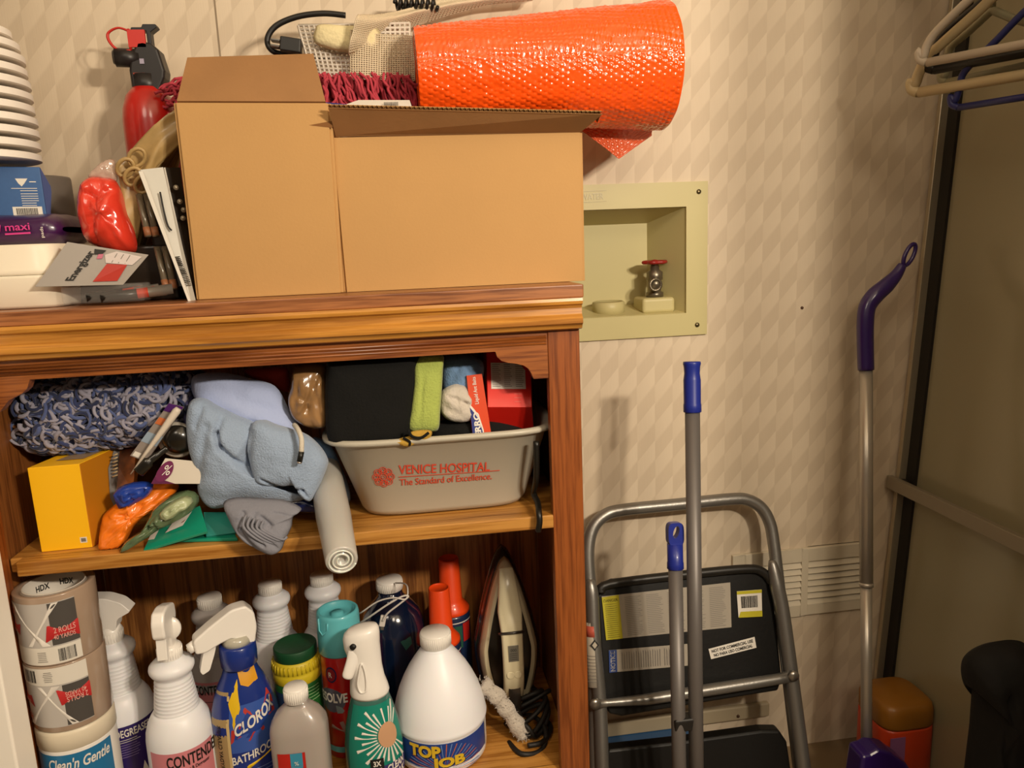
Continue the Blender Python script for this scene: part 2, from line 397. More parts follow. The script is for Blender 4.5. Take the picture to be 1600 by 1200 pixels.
for c0, c1 in cols:
    b = B(); n = 7; zz0, zz1 = Z0+.022, Z1-.028
    for i in range(n):
        z = zz0+(i+.5)*(zz1-zz0)/n; Tm = Matrix.Translation(((c0+c1)/2-vx, -.0045, z-vz)) @ Matrix.Rotation(math.radians(-38), 4, 'X')
        b.box((0, 0, 0), (c1-c0, .0015, .0145), VM, Tm)
    b.box(((c0+c1)/2-vx, -.0006, (zz0+zz1)/2-vz), (c1-c0, .001, zz1-zz0), BLACK)
    b.build('louvre', t)
b = B(); Tm = Matrix.Translation(at(1253, 481, 0)) @ Matrix.Rotation(PI/2, 4, 'X'); b.lathe([(.003, 0), (.0026, .002), (0, .003)], M('nail', '#5a4030', .5, metal=.5), 10, T=Tm)
b.build('nail', None, loc=at(1253, 481, 0), label='small dark nail head in the wallpapered wall between outlet box and broom', cat='nail')

# ------------------------------------------------------------------ bookcase
bk = root('bookcase', 'medium oak bookcase with moulded top standing against the wallpapered wall', 'bookcase', (-.165, -.155, 0))
def bkb(bb, name, **k):
    o = bb.build(name, bk, **k); o.location = (.165, .155, 0); return o
XL, XR = -.567, .236; FY = -.31
b = B(); b.box((-.165, -.165, .924), (XR-XL+.006, .325, .018), OAKTOP); bkb(b, 'top_board', bevel=.002)
b = B()                                                # crown moulding, swept profile (y outward, z)
pr = [(0, .915), (.020, .915), (.021, .911), (.020, .907), (.015, .9045), (.0135, .901), (.0145, .893), (.0185, .889), (.0205, .887), (.0205, .881), (.0165, .878), (.015, .876), (.0135, .8735), (.010, .872), (.0045, .871), (0, .871)]
n = len(pr); MO = wood('oak_mould_x', '#c68a3a', '#9c6424', 'x', rough=.28, contrast=.35)
V = [(XL-.004, FY-a, z) for a, z in pr]+[(XR+.001, FY-a, z) for a, z in pr]
b.add(V, [tuple(range(n)), tuple(reversed(range(n, 2*n)))]+[(i, n+i, n+(i+1) % n, (i+1) % n) for i in range(n)], MO); bkb(b, 'crown_moulding')
b = B()
def stile(x0, x1): b.box(((x0+x1)/2, FY+.009, .4025), (x1-x0, .018, .945), OAKZ)
stile(.191, XR); bkb(b, 'stile', bevel=.0015)
b = B(); b.box((-.5565, FY+.009, .4025), (.021, .018, .945), OAKZ); bkb(b, 'stile', bevel=.0015)
b = B()                                                # shaped top rail
cr = [(.118, .8455), (.120, .838), (.126, .832), (.135, .829), (.146, .827), (.156, .824), (.163, .819), (.167, .812), (.170, .804), (.191, .804)]
cl = [(-.541, .806), (-.520, .806), (-.513, .813), (-.507, .820), (-.499, .824), (-.490, .828), (-.483, .834), (-.478, .8455)]
poly = cl+cr+[(.191, .875), (-.541, .875)]
bt = cl+cr; top = []
for x, z in bt: top.append((x, .875))
N = len(bt); V = [(x, FY+.002, z) for x, z in bt]+[(x, FY+.002, z) for x, z in top]+[(x, FY+.018, z) for x, z in bt]+[(x, FY+.018, z) for x, z in top]
Fc = []
for i in range(N-1): Fc += [(i, i+1, N+i+1, N+i), (2*N+i+1, 2*N+i, 3*N+i, 3*N+i+1), (i+1, i, 2*N+i, 2*N+i+1)]
b.add(V, Fc, OAKX)
for zz, rr_ in ((.8575, .0022), (.862, .0026), (.8530, .0018)):
    b.tube([(-.541, FY+.002, zz), (.189, FY+.002, zz)], rr_, OAKX, 10)
bkb(b, 'top_rail')
for nm, x0, x1 in (('side_panel', -.567, -.549), ('side_panel', .2165, .236)):
    b = B(); b.box(((x0+x1)/2, -.151, .4225), (x1-x0, .282, .985), OAKS); bkb(b, nm)
b = B(); b.box((-.165, -.0065, .4225), (.765, .009, .983), OAKB); bkb(b, 'back_panel')
for z0, z1 in ((.583, .603), (.167, .185), (.052, .070)):
    b = B(); b.box((-.165, -.151, (z0+z1)/2), (.762, .282, z1-z0), OAKL); b.box((-.165, FY+.012, (z0+z1)/2), (.732 if z0 > .5 else .732, .022, z1-z0), OAKL)
    bkb(b, 'shelf', bevel=.002)
b = B(); b.box((-.165, FY+.012, -.009), (.732, .018, .122), OAKX); bkb(b, 'plinth')
TOPZ = .9335; MID = .6035; LOW = .1855; ZMIN = TOPZ


# ================================================================== on top of the bookcase
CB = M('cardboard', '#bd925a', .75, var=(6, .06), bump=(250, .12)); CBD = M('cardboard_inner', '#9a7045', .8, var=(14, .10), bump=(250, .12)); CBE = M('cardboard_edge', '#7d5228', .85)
def card_sheet(b, p, t, mat):           # quad p (4 points) given thickness t along its normal
    p = [Vector(q) for q in p]; n = (p[1]-p[0]).cross(p[3]-p[0]).normalized()*t
    V = p+[q+n for q in p]
    b.add(V, [(3, 2, 1, 0), (4, 5, 6, 7), (0, 1, 5, 4), (1, 2, 6, 5), (2, 3, 7, 6), (3, 0, 4, 7)], mat)
def corrug(b, a, e, out, up, mat, h=.004, n=46):   # fluted edge between two liners
    a = Vector(a); e = Vector(e); d = (e-a)
    pts = [a+d*(i/(n*4))+Vector(up)*h*.5*math.sin(i/4*2*PI) for i in range(n*4+1)]
    V = []; 
    for p in pts: V += [p, p+Vector(out)]
    b.add(V, [(2*i, 2*i+2, 2*i+3, 2*i+1) for i in range(len(pts)-1)], mat)

# tall box with its flap standing up
t = root('cardboard_box', 'tall narrow brown cardboard box with its front flap folded up', 'cardboard box', (-.178, -.26, TOPZ))
L0 = Vector((-.178, -.26, TOPZ)); YA = -.262
p = [Vector((-.273, YA, TOPZ)), Vector((-.087, YA, TOPZ)), Vector((-.0835, YA-.002, 1.181)), Vector((-.2725, YA-.004, 1.184))]
b = B(); card_sheet(b, [q-L0 for q in p], .004, CB)
bk_ = [q+Vector((0, .118, 0)) for q in p]; bk_[0].z = bk_[1].z = TOPZ
card_sheet(b, [p[0]-L0, p[3]-L0, bk_[3]-L0, bk_[0]-L0], .004, CB); card_sheet(b, [p[1]-L0, bk_[1]-L0, bk_[2]-L0, p[2]-L0], .004, CB)
card_sheet(b, [q-L0 for q in reversed(bk_)], .004, CB); card_sheet(b, [p[0]-L0+Vector((0, 0, .003)), p[1]-L0+Vector((0, 0, .003)), bk_[1]-L0+Vector((0, 0, .003)), bk_[0]-L0+Vector((0, 0, .003))], .002, CB)
b.build('box_body', t, bevel=.0012)
f = [p[3], p[2]+Vector((-.003, 0, 0)), at(490, 87, -.235), at(294, 93, -.235)]
f[0] = p[3]+Vector((.001, .0015, .0005)); f[1] = f[1]+Vector((0, .0015, .0005))
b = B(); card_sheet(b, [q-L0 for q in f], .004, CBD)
TM = M('tape_mark', '#a37b4c', .7)
for x, y, s_ in ((339, 140, .006), (347, 157, .008), (422, 142, .005), (428, 156, .007), (470, 150, .007), (312, 152, .007)):
    c_ = at(x, y, -.2605+(165-y)/75*.0255-.0050)-L0
    V = [c_+Vector((s_*(.8+.3*random.random())*math.cos(a), 0, s_*(.9+.3*random.random())*math.sin(a))) for a in [2*PI*i/12 for i in range(12)]]
    b.add(V, [tuple(range(12))], TM)
b.build('flap', t)
b = B(); fn = frame(at(519, 195, YA-.006)-L0, (1, 0, 0), (0, 0, 1))
b.add([fn(-.03, 0, 0), fn(.0, -.004, 0), fn(.001, .005, 0)], [(0, 1, 2)], CBE); b.build('torn_notch', t)

# wide box with its flap folded out
L0 = Vector((.09, -.22, TOPZ))
t = root('cardboard_box', 'wide brown cardboard box with its front flap folded outwards, beside the tall box', 'cardboard box', L0)
YB = -.252
p = [Vector((-.079, YB, TOPZ)), Vector((.2555, YB, TOPZ)), Vector((.2565, YB, 1.139)), Vector((-.082, YB, 1.139))]
q_ = [v_+Vector((0, .215, 0)) for v_ in p]
b = B(); card_sheet(b, [v_-L0 for v_ in p], .004, CB)
card_sheet(b, [p[1]-L0, q_[1]-L0, q_[2]-L0, p[2]-L0], .004, CB); card_sheet(b, [q_[0]-L0, p[0]-L0, p[3]-L0, q_[3]-L0], .004, CB)
card_sheet(b, [v_-L0 for v_ in reversed(q_)], .004, CB); 
k_ = Vector((0, 0, .004)); card_sheet(b, [p[0]-L0+k_, p[1]-L0+k_, q_[1]-L0+k_, q_[0]-L0+k_], .002, CB)
# soft fold lines pressed in the front
CR = M('cardboard_crease', '#a9773d', .8)
b.tube([at(538, 215, YB)-L0, at(541, 452, YB)-L0], .0012, CB, 6)
b.tube([v_-L0 for v_ in smoothpts([at(575, 247, YB), at(640, 252, YB), at(715, 278, YB), at(745, 284, YB), at(800, 272, YB), at(860, 268, YB)])], .0007, CR, 6)
b.tube([at(693, 262, YB)-L0, at(689, 352, YB)-L0, at(692, 436, YB)-L0], .0006, CR, 6)
b.build('box_body', t, bevel=.0012)
b = B()
f = [at(525, 213, YB-.001), at(905, 208, YB-.001), at(941, 178, YB-.045), at(513, 168, YB-.040)]
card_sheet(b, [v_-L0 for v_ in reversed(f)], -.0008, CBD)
up = Vector((0, .003, .0045)); 
f2 = [v_+up for v_ in f]; card_sheet(b, [v_-L0 for v_ in f2], .0008, CB)
corrug(b, f[3]-L0+up*.5, f[2]-L0+up*.5, (0, .02, -.008), (0, .2, 1), CBE, .0045, 60)
b.build('flap', t)

# contents standing out of the wide box
MOP = M('mop_yarn', '#b23c4a', .9, bump=(120, .3))
b = B(); random.seed(3)
def strand(x0, y0, x1, y1, Y, r=.0022, mat=None):
    a = at(x0, y0, Y); e = at(x1, y1, Y+random.uniform(-.01, .02)); pts = [a.lerp(e, k/6)+Vector((random.uniform(-.004, .004), random.uniform(-.004, .004), random.uniform(-.004, .004))) for k in range(7)]
    b.tube(smoothpts(pts, 3), r, mat or MOP, 6)
for i in range(230):
    x = random.uniform(496, 642); strand(x, 116+random.random()*4, x+random.uniform(-6, 34), random.uniform(165, 200), random.uniform(-.15, -.10))
for i in range(46):
    x = random.uniform(286, 318); y = random.uniform(118, 160); strand(x, y, x-random.uniform(14, 48), y+random.uniform(6, 22), random.uniform(-.125, -.105))
for i in range(26):
    y = random.uniform(120, 150); strand(305, y, 515, y+random.uniform(-6, 14), random.uniform(-.122, -.10))
b.build('string_mop_head', None, loc=at(570, 190, -.12), label='dark pink stringy mop yarn behind the cardboard boxes, under the white mesh', cat='mop')
PAP = M('paper_white', '#cfc8be', .6)
b = B(); card_sheet(b, [at(520, 172, -.2), at(646, 176, -.2), at(640, 158, -.19), at(560, 158, -.19)], .002, PAP)
card_sheet(b, [at(505, 178, -.203), at(590, 178, -.203), at(540, 164, -.195), at(507, 161, -.195)], .002, BLUEP)
fn = frame(at(600, 164, -.2035), (1, 0, 0), (0, .3, 1)); barcode(b, fn, 0, -.003, .02, .007, INK)
b.build('paper_packet', None, loc=at(580, 176, -.2), label='white and blue printed packet edge just above the flap of the wide box', cat='packet')
# plastic canvas with a real grid of holes
PC = M('plastic_canvas', '#d9cfc2', .5)
def lattice(b, corners, nx, nz, r, mat):
    a, e, c_, d = corners
    P = lambda u, v: a.lerp(e, u).lerp(d.lerp(c_, u), v)
    for i in range(nx+1): b.tube([P(i/nx, 0), P(i/nx, 1)], r, mat, 4)
    for j in range(nz+1): b.tube([P(0, j/nz), P(1, j/nz)], r, mat, 4)
b = B(); lattice(b, [at(488, 118, -.115), at(640, 126, -.115), at(640, 36, -.105), at(466, 40, -.105)], 22, 13, .0021, PC)
b.build('plastic_canvas_sheet', None, loc=at(560, 122, -.115), label='stiff white plastic grid sheet standing above the pink mop yarn', cat='mesh sheet')
b = B(); CRC = M('cream_knit', '#ddd0a4', .9, bump=(250, .6))
puff(b, [(492, 48), (500, 38), (540, 40), (590, 44), (590, 84), (540, 82), (500, 72), (490, 62)], -.125, .012, CRC, (40, .002))
b.build('cream_cloth', None, loc=at(540, 80, -.125), label='cream ribbed cloth tucked over the white plastic grid sheet', cat='cloth')
NET = M('beige_net', '#d6c6aa', .7)
b = B()
def net(fn, nu, nv, r):
    for i in range(nu+1): b.tube([fn(i/nu, j/16) for j in range(17)], r, NET, 4)
    for j in range(nv+1): b.tube([fn(i/28, j/nv) for i in range(29)], r, NET, 4)
def f1(u, v):
    x = 548+u*100; y = 125-v*(78-12*u); P = at(x, y, -.137); return P+Vector((0, -.006*math.sin(u*5+v*3), 0))
net(f1, 26, 22, .0009)
tp = [(545, 86), (575, 78), (600, 62), (640, 42), (700, 22), (760, 8), (830, 2)]
bp_ = [(560, 24), (590, 22), (625, 16), (668, 6), (720, -6), (775, -12), (850, -14)]
def f2_(u, v):
    k = u*(len(tp)-1); i = min(int(k), len(tp)-2); f_ = k-i
    Yn = -.15+.11*min(1, u*1.8)
    lo = at(*tp[i], Yn).lerp(at(*tp[i+1], Yn), f_); hi = at(*bp_[i], Yn).lerp(at(*bp_[i+1], Yn), f_)
    return lo.lerp(hi, v)+Vector((0, -.018*math.sin(v*PI)-.005*math.sin(v*9+u*8), 0))
net(f2_, 64, 20, .0010)
SH = M('net_film', '#d2c2a6', .8, alpha=.22); b.grid(28, 10, lambda u, v: f2_(u, v)+Vector((0, .0015, 0)), SH); b.grid(10, 10, lambda u, v: f1(u, v)+Vector((0, .0015, 0)), SH)
b.build('beige_netting', None, loc=at(600, 124, -.14), label='soft beige netting draped from the grid sheet up behind the orange bubble wrap', cat='netting')
b = B(); RUB = M('black_rubber', '#171513', .45)
b.tube(smoothpts([at(540, 24, -.1), at(505, 21, -.1), at(465, 26, -.1), at(432, 40, -.1), at(418, 60, -.1), at(424, 78, -.1), at(450, 86, -.1), at(520, 92, -.1)], 8), .0042, RUB, 10)
b.tube(smoothpts([at(470, 88, -.1), at(490, 120, -.1), at(492, 180, -.1)], 6), .0042, RUB, 10)
o = b.build('black_cable', None, loc=at(470, 86, -.1), label='black cable looped above the tall cardboard box beside the white grid sheet', cat='cable')
b = B(); T_ = Matrix.Translation(at(455, 72, -.112)) @ Matrix.Rotation(.15, 4, 'Y'); b.box((0, 0, 0), (.030, .022, .020), RUB, T_)
b.box((-.022, 0, .004), (.014, .016, .004), STEEL, T_); b.box((-.022, 0, -.004), (.014, .016, .004), STEEL, T_)
b.build('cable_plug', o, bevel=.002).location = Vector((0, 0, 0)); bpy.data.objects['cable_plug'].matrix_parent_inverse = Matrix.Translation(-o.location)
b = B(); c_ = at(650, 8, -.06)
b.tube([c_+Vector((-.033+.066*i/90, -.012*math.cos(i*.55), .007*math.sin(i*.55))) for i in range(91)], .0028, RUB, 8)
b.build('coiled_cord', None, loc=c_, label='coiled black cord at the top edge above the netting', cat='cord')

# bubble wrap roll
BW = M('orange_bubble', '#ff5a14', .22, coat=.6, sub=.15, bump=(75, .25)); 
def axisT(a, e):
    z = (e-a).normalized(); x = Vector((0, -1, 0)); x = (x-x.dot(z)*z).normalized(); y = z.cross(x)
    return Matrix(((x.x, y.x, z.x, a.x), (x.y, y.y, z.y, a.y), (x.z, y.z, z.z, a.z), (0, 0, 0, 1)))
a0, a1 = at(651, 118, -.165), at(1036, 104, -.165); Lr = (a1-a0).length; T_ = axisT(a0, a1)
t = root('bubble_wrap_roll', 'roll of orange bubble wrap lying on the wide cardboard box', 'bubble wrap', a0)
Ti = Matrix.Translation(-a0)
r0, r1 = .063, .0905
b = B(); NA, NZ = 210, 240
def bub(th, s_, R, amp=.0016):
    pit = .0088; row = s_/(pit*.866); k = round(row); off = .5*(k % 2); arc = th*R/pit
    dx = (arc-off)-round(arc-off); dz = row-k; d = math.hypot(dx, dz*.866)
    return amp*math.sqrt(max(0, 1-(d/.46)**2))
def bf(u, v):
    th = u*2*PI; s_ = v*Lr; R = r0+(r1-r0)*v
    P = Vector((s_*7, math.sin(th)*2, math.cos(th)*2)); R += .002*noise.noise(P*1.6)
    R += bub(th, s_, R)*(1 if .004 < v < .996 else 0)*(.7+1.0*noise.noise(Vector((s_*70, math.cos(th)*8, math.sin(th)*8))))
    return Ti @ T_ @ Vector((R*math.cos(th), R*math.sin(th), s_))
b.grid(NA*2, NZ, bf, BW)
for v, rr in ((0, r0), (1, r1)):
    pts = []
    for i in range(600):
        th = i/600*2*PI*7; R = .022+(rr-.024)*i/600; pts.append(Ti @ T_ @ Vector((R*math.cos(th), R*math.sin(th), v*Lr-(.002 if v else -.002))))
    b.tube(pts, .0022, BW, 5)
    b.lathe([(rr-.002, v*Lr-(.004 if v else -.004)), (.02, v*Lr-(.004 if v else -.004)), (.02, v*Lr+(-.03 if v else .03)), (0, v*Lr+(-.03 if v else .03))], BW, 40, T=Ti @ T_)
b.build('roll', t)
BWF = M('orange_bubble_film', '#ee6a3c', .2, coat=.5, trans=.25, alpha=.82)
fl = [(905, 196), (1018, 192), (1019, 212), (1005, 240), (988, 265), (960, 252), (928, 225)]
b = B(); 
P4 = [at(900, 186, -.115), at(1020, 184, -.115)]
def ff(u, v):
    top = P4[0].lerp(P4[1], u); low = at(902+u*0+ (988-902)*min(1, u*1.0), 200+65*u, -.12) if u < .75 else at(966+(u-.75)*212, 249-(u-.75)*150+ (u-.75)*0, -.12)
    p_ = top.lerp(low, v); p_.y -= bub(u*.105/.05, v*.06, .05, .0018)+.004*math.sin(u*4)
    return p_-a0
b.grid(90, 60, ff, BWF); b.build('loose_flap', t, solid=.0008, label='loose translucent flap of bubble wrap')

# fire extinguisher
c_ = at(238, 215, -.085); zb = TOPZ
EX = M('extinguisher_red', '#b81a12', .3, coat=.5); EXB = M('extinguisher_black', '#1d1c20', .42); EXH = M('extinguisher_head', '#201c1c', .4)
cx = at(236, 200, -.09).x; t = root('fire_extinguisher', 'small red fire extinguisher with black head standing behind the paper bags', 'fire extinguisher', (cx, -.085, zb))
H = at(236, 135, -.09).z-zb
b = B(); b.lathe([(0, 0), (.036, 0), (.039, .004), (.039, H-.05), (.037, H-.032), (.031, H-.014), (.021, H-.002), (.017, H), (.017, H+.012), (0, H+.012)], EX, 40); b.build('cylinder', t)
b = B(); b.lathe([(.0185, H-.006), (.0205, H-.004), (.0205, H+.016), (0, H+.016)], M('extinguisher_head', '#201c1c', .4), 24); b.build('neck_collar', t)
b = B(); z0 = H-.004
b.prism([(-.017, z0), (.0, z0-.012), (.020, z0-.008), (.030, z0+.02), (.032, z0+.034), (.026, z0+.075), (.017, z0+.088), (.006, z0+.092), (-.004, z0+.090), (-.006, z0+.082), (-.014, z0+.062), (-.018, z0+.035)], .032, EXH); b.build('valve_head', t, bevel=.004)
b = B(); b.tube([(-.004, -.004, z0+.062), (-.036, -.010, z0+.062)], .013, EXH, 20); b.tube([(-.034, -.010, z0+.062), (-.039, -.011, z0+.062)], [.012, .009], M('ext_gauge', '#55504c', .3, metal=.3), 20); b.build('nozzle', t)
b = B(); RP = M('pull_red', '#c02a20', .4)
b.tube(smoothpts([(-.012, -.014, z0+.112), (-.026, -.014, z0+.118), (-.040, -.014, z0+.108), (-.040, -.014, z0+.092), (-.030, -.014, z0+.076), (-.012, -.014, z0+.074)], 6), .0022, RP, 8)
b.box((-.002, -.014, z0+.097), (.024, .004, .034), RP); b.tube([(-.012, -.014, z0+.074), (-.012, -.014, z0+.116)], .002, RP, 8); b.build('pull_ring', t)
b = B(); b.prism([(.010, z0+.085), (.016, z0+.085), (.016, z0+.112), (.026, z0+.122), (.024, z0+.128), (.006, z0+.128), (.004, z0+.122), (-.010, z0+.122), (-.012, z0+.116), (.010, z0+.114)], .016, EXB); b.build('lever', t, bevel=.0012)
b = B(); b.box((.002, -.0165, z0+.052), (.006, .002, .010), M('ext_tag', '#9a93a8', .3)); b.box((-.004, -.0165, z0+.028), (.016, .002, .003), M('ext_band', '#a03a24', .4)); b.build('gauge_plate', t)

for ch in t.children:
    nm = ch.name.split('.')[0]
    if nm in ('valve_head', 'pull_ring', 'lever', 'gauge_plate'): ch.scale.z = .70; ch.location.z = z0*.30
    if nm == 'nozzle': ch.location.z = -.0186
# stack of white rimmed tubs at the left edge
ordn = ['topmost', 'second', 'third', 'fourth', 'fifth', 'sixth', 'seventh', 'eighth', 'ninth', 'tenth', 'eleventh', 'lowest']
WB = M('white_foam', '#f3ece2', .55); GRP = 'white rimmed plates stacked on the blue box'
BLZ = 1.1235; N = 11; zt = at(0, 45, -.16).z
pit = (zt-BLZ)/N
for i in range(N):
    R = .108-.0032*max(0, 4-(i))**1.5*1.0; k = i
    z0 = zt-(i+1)*pit
    b = B(); g = .36*pit; h = pit-g
    R = .078 if i > 3 else (.063, .070, .0745, .0765)[i]
    pf = [(0, g), (R-.02, g), (R-.003, g), (R, g+.001), (R, g+h*.5), (R, g+h-.001), (R-.003, g+h), (R-.02, g+h), (R-.024, g+h-.003), (0, g+h-.003)]
    sk = [(R-.075, 0), (R-.075, g+.001)]
    b.lathe(pf, WB, 110, smooth=False); b.lathe(sk, WB, 56)
    X = -.568+random.uniform(-.0012, .0012)
    b.v = [v_+Vector((X, -.165, z0)) for v_ in b.v]
    b.build('foam_plate', None, loc=(X, -.165, z0), label=('white foam plate, topmost of the stack by the extinguisher' if i == 0 else 'white foam plate, lowest of the stack, resting on the blue box' if i == N-1 else 'white foam plate, %s from the top of the stack on the blue box' % ordn[i]), cat='plate', group=GRP)

# purple soft pack
PUR = M('purple_pack', '#3c1546', .3, coat=.3, bump=(40, .4)); PNK = M('print_pink', '#d2408c', .4); DKP = M('pack_dark', '#231122', .4)
b = B()
def sp(u, v):                           # soft box profile u along x, v around
    x = -.60+u*.153; a = v*2*PI; cc, ss = math.cos(a), math.sin(a); k = (abs(cc)**3+abs(ss)**3)**(-1/3)
    e = min(1, (1-u)*9)**.5; zc = (1.017+1.0505)/2
    hh = .0185*e+.004
    return Vector((x, -.17+.068*cc*k*(.8+.2*e), zc+ss*k*hh*(1+.05*noise.noise(Vector((x*30, cc*3, ss*3))))))
b.grid(40, 48, lambda u, v: sp(u, v), PUR)
b.add([sp(0, v/24) for v in range(24)], [tuple(range(24))], PUR)
fn = frame((-.535, -.2405, 1.0335), (1, 0, .02), (0, 0, 1))
V = [fn(-.03, -.008), fn(-.02, .001), fn(.012, .010), (fn(.02, .007)), fn(.018, -.002), fn(.0, -.007)]; b.add(V, [tuple(range(6))], PNK)
b.text('maxi', PNK, lambda u, v: fn(.040+u, -.001+v, .0008), .03, .009, .01); fprint(b, fn, .024, .056, -.006, 1, .003, PNK, .0022, .001)
fn2 = frame((-.463, -.2405, 1.03), (1, 0, 0), (0, 0, 1)); b.text('pads', WINK, lambda u, v: fn2(-v, u, .0008), .014, .005)
b.build('purple_pad_pack', None, loc=(-.55, -.17, 1.017), label='soft purple pack with pink lettering between the white tub and the blue box', cat='packet')
# blue printed carton with its open end + grey tape roll behind it
t = root('blue_carton', 'blue carton with white print and a barcode under the white plates', 'box', (-.57, -.17, 1.054)); BLB = M('carton_blue', '#2c5a94', .45, var=(200, .06)); GC = M('carton_grey', '#6f675f', .7)
b = B(); o0 = Vector((-.57, -.17, 1.054)); hb = .0675
bpts = [(-.045, -.058), (.083, -.058), (.083, .012), (-.045, .012)]
V = [Vector((x, y, z)) for z in (0, hb) for x, y in bpts]; b.add(V, [(3, 2, 1, 0), (4, 5, 6, 7), (0, 1, 5, 4), (2, 3, 7, 6), (3, 0, 4, 7), (1, 2, 6, 5)], BLB)
fn = frame((.05, -.0583, .0), (1, 0, 0), (0, 0, 1))
b.text('GLOVES', WINK, lambda u, v: fn(-.052+u, .048+v), .058, .008, .03)
V = [fn(.002, .052), fn(.0165, .052), fn(.012, .0455), fn(.0085, .0415), (fn(.005, .0455))]; b.add(V, [tuple(range(5))], LBLW)
fprint(b, fn, .018, .026, .047, 1, .003, LBLW, .0012); 
for i in range(8): rect(b, fn, .006-.01*(i == 0), .026-.003*(i > 5)+.0, .0385-i*.0031-.001*(i > 1), .0393-i*.0031-.001*(i > 1), LBLW, .0003)
rect(b, fn, -.006, .0285, .0015, .0145, LBLW, .0002); barcode(b, fn, -.002, .004, .025, .0085, INK, .0004)
b.build('carton', t, bevel=.0012)
b = B(); fl_ = [(.083, hb), (.0925, hb*.62), (.0925, hb*.5), (.087, 0), (.083, 0)]
b.add([Vector((x, -.0582, z)) for x, z in fl_]+[Vector((x, -.0570, z)) for x, z in fl_], [(0, 1, 2, 3, 4), (9, 8, 7, 6, 5), (0, 5, 6, 1), (1, 6, 7, 2), (2, 7, 8, 3)], M('carton_navy', '#22336e', .5)); b.build('end_flap', t)
GT = M('duct_tape', '#6e665e', .42, var=(14, .15)); b = B(); DX = at(110, 300, -.058).x-.0505
b.lathe([(.038, 0), (.0495, 0), (.0505, .003), (.0505, .061), (.0495, .064), (.038, .064), (.038, 0)], GT, 48, T=Matrix.Translation((DX, -.058, 1.0535)))
b.build('duct_tape_roll', None, loc=(DX, -.058, 1.0535), label='grey duct tape roll showing at the end of the blue carton', cat='tape')
q_ = bpy.data.objects['blue_carton']; pc = at(68, 300, -.175); an = .36; q_.rotation_euler.z = an
q_.location = (pc.x-(.083*math.cos(an)+.058*math.sin(an)), pc.y-(.083*math.sin(an)-.058*math.cos(an)), 1.0525)
# white tub with lid
WT = M('tub_white', '#ece3cf', .4, coat=.15)
t = root('white_tub', 'low white plastic tub with rounded corners at the bookcase edge', 'tub', (-.520, -.20, TOPZ))
b = B(); b.lathe([(0, 0), (.92, 0), (.97, .004), (1.0, .038), (1.0, .042), (0, .042)], WT, 72, sx=.084, sy=.082, sq=7, T=Matrix.Diagonal((1, 1, 1, 1)))
b.build('tub_body', t)
b = B(); b.lathe([(0, .0425), (.985, .0425), (1.0, .0445), (.985, .050), (.97, .052), (.955, .078), (.94, .081), (0, .081)], WT, 72, sx=.083, sy=.082, sq=7); b.build('lid', t)

# battery pack
TRC = M('clear_plastic', '#d8d2cc', .12, trans=.0, alpha=.12, coat=.5); CARD = M('pack_card', '#979089', .45)
t = root('battery_pack', 'grey blister card of batteries with black lettering leaning on the white tub', 'batteries', at(170, 470, -.28)); o0 = at(170, 470, -.28)
c4 = [at(55, 448, -.30), at(192, 445, -.29), at(232, 398, -.26), at(105, 378, -.28)]
b = B()
ex = (c4[3]-c4[0]); ey = (c4[1]-c4[0]); A_ = c4[0]-o0
nn = ex.cross(ey).normalized(); nn = nn if nn.y < 0 else -nn
def bf2(s_, r_, k=.0012): return A_+ex*s_+ey*r_*(1)+(c4[2]-c4[1]-ex)*r_*s_+nn*k
b.text('Energizer', INK, lambda u, v: bf2(.5+u/.062*.40*1.0, .42-v/.012*.13, .0012), .115, .012, .03)
b.grid(8, 8, lambda u, v: bf2(u, v, 0), CARD); b.grid(8, 8, lambda u, v: bf2(u, v, -.0008), CARD)
def qd(pts, mat, k): b.add([bf2(a, c, k) for a, c in pts], [tuple(range(len(pts)))], mat)
qd([(.10, .62), (.60, .62), (.62, .86), (.12, .90)], M('pack_red', '#a8281c', .45), .0012)
qd([(.62, .60), (.82, .52), (.95, .62), (.9, .95), (.62, .92)], M('pack_glove', '#c4b9b6', .5), .0014)
for r_ in (.66, .74, .82): qd([(.64, r_), (.90, r_-.02), (.90, r_-.01), (.64, r_+.01)], GREYP, .0016)
qd([(.70, .46), (.84, .44), (.84, .50), (.72, .52)], M('pack_rose', '#b7647c', .5), .0013); qd([(.80, .40), (.93, .36), (.94, .50), (.84, .49)], INK, .0018)
b.build('card', t)
for i in range(4):
    p0 = at(136+i*11, 466-(i % 2)*2, -.285+.004*(i % 2)); p1 = p0+Vector((.075, .020, .006)); b = B(); BT = M('battery_black', '#24221f', .3, metal=.4); BC = M('battery_red', '#b5371f', .35, metal=.3)
    d = p1-p0; b.tube([p0-o0, p0+d*.55-o0], .0068, BT, 16); b.tube([p0+d*.55-o0, p0+d*.72-o0], .0068, BC, 16); b.tube([p0+d*.72-o0, p1-o0], .0068, M('battery_silver', '#9b948b', .3, metal=.7), 16); b.build('battery', t)
b = B(); b.box((0, 0, 0), (.10, .036, .024), TRC, Matrix.Translation(at(168, 458, -.272)-o0)); b.build('blister', t, bevel=.004, label='clear plastic blister')

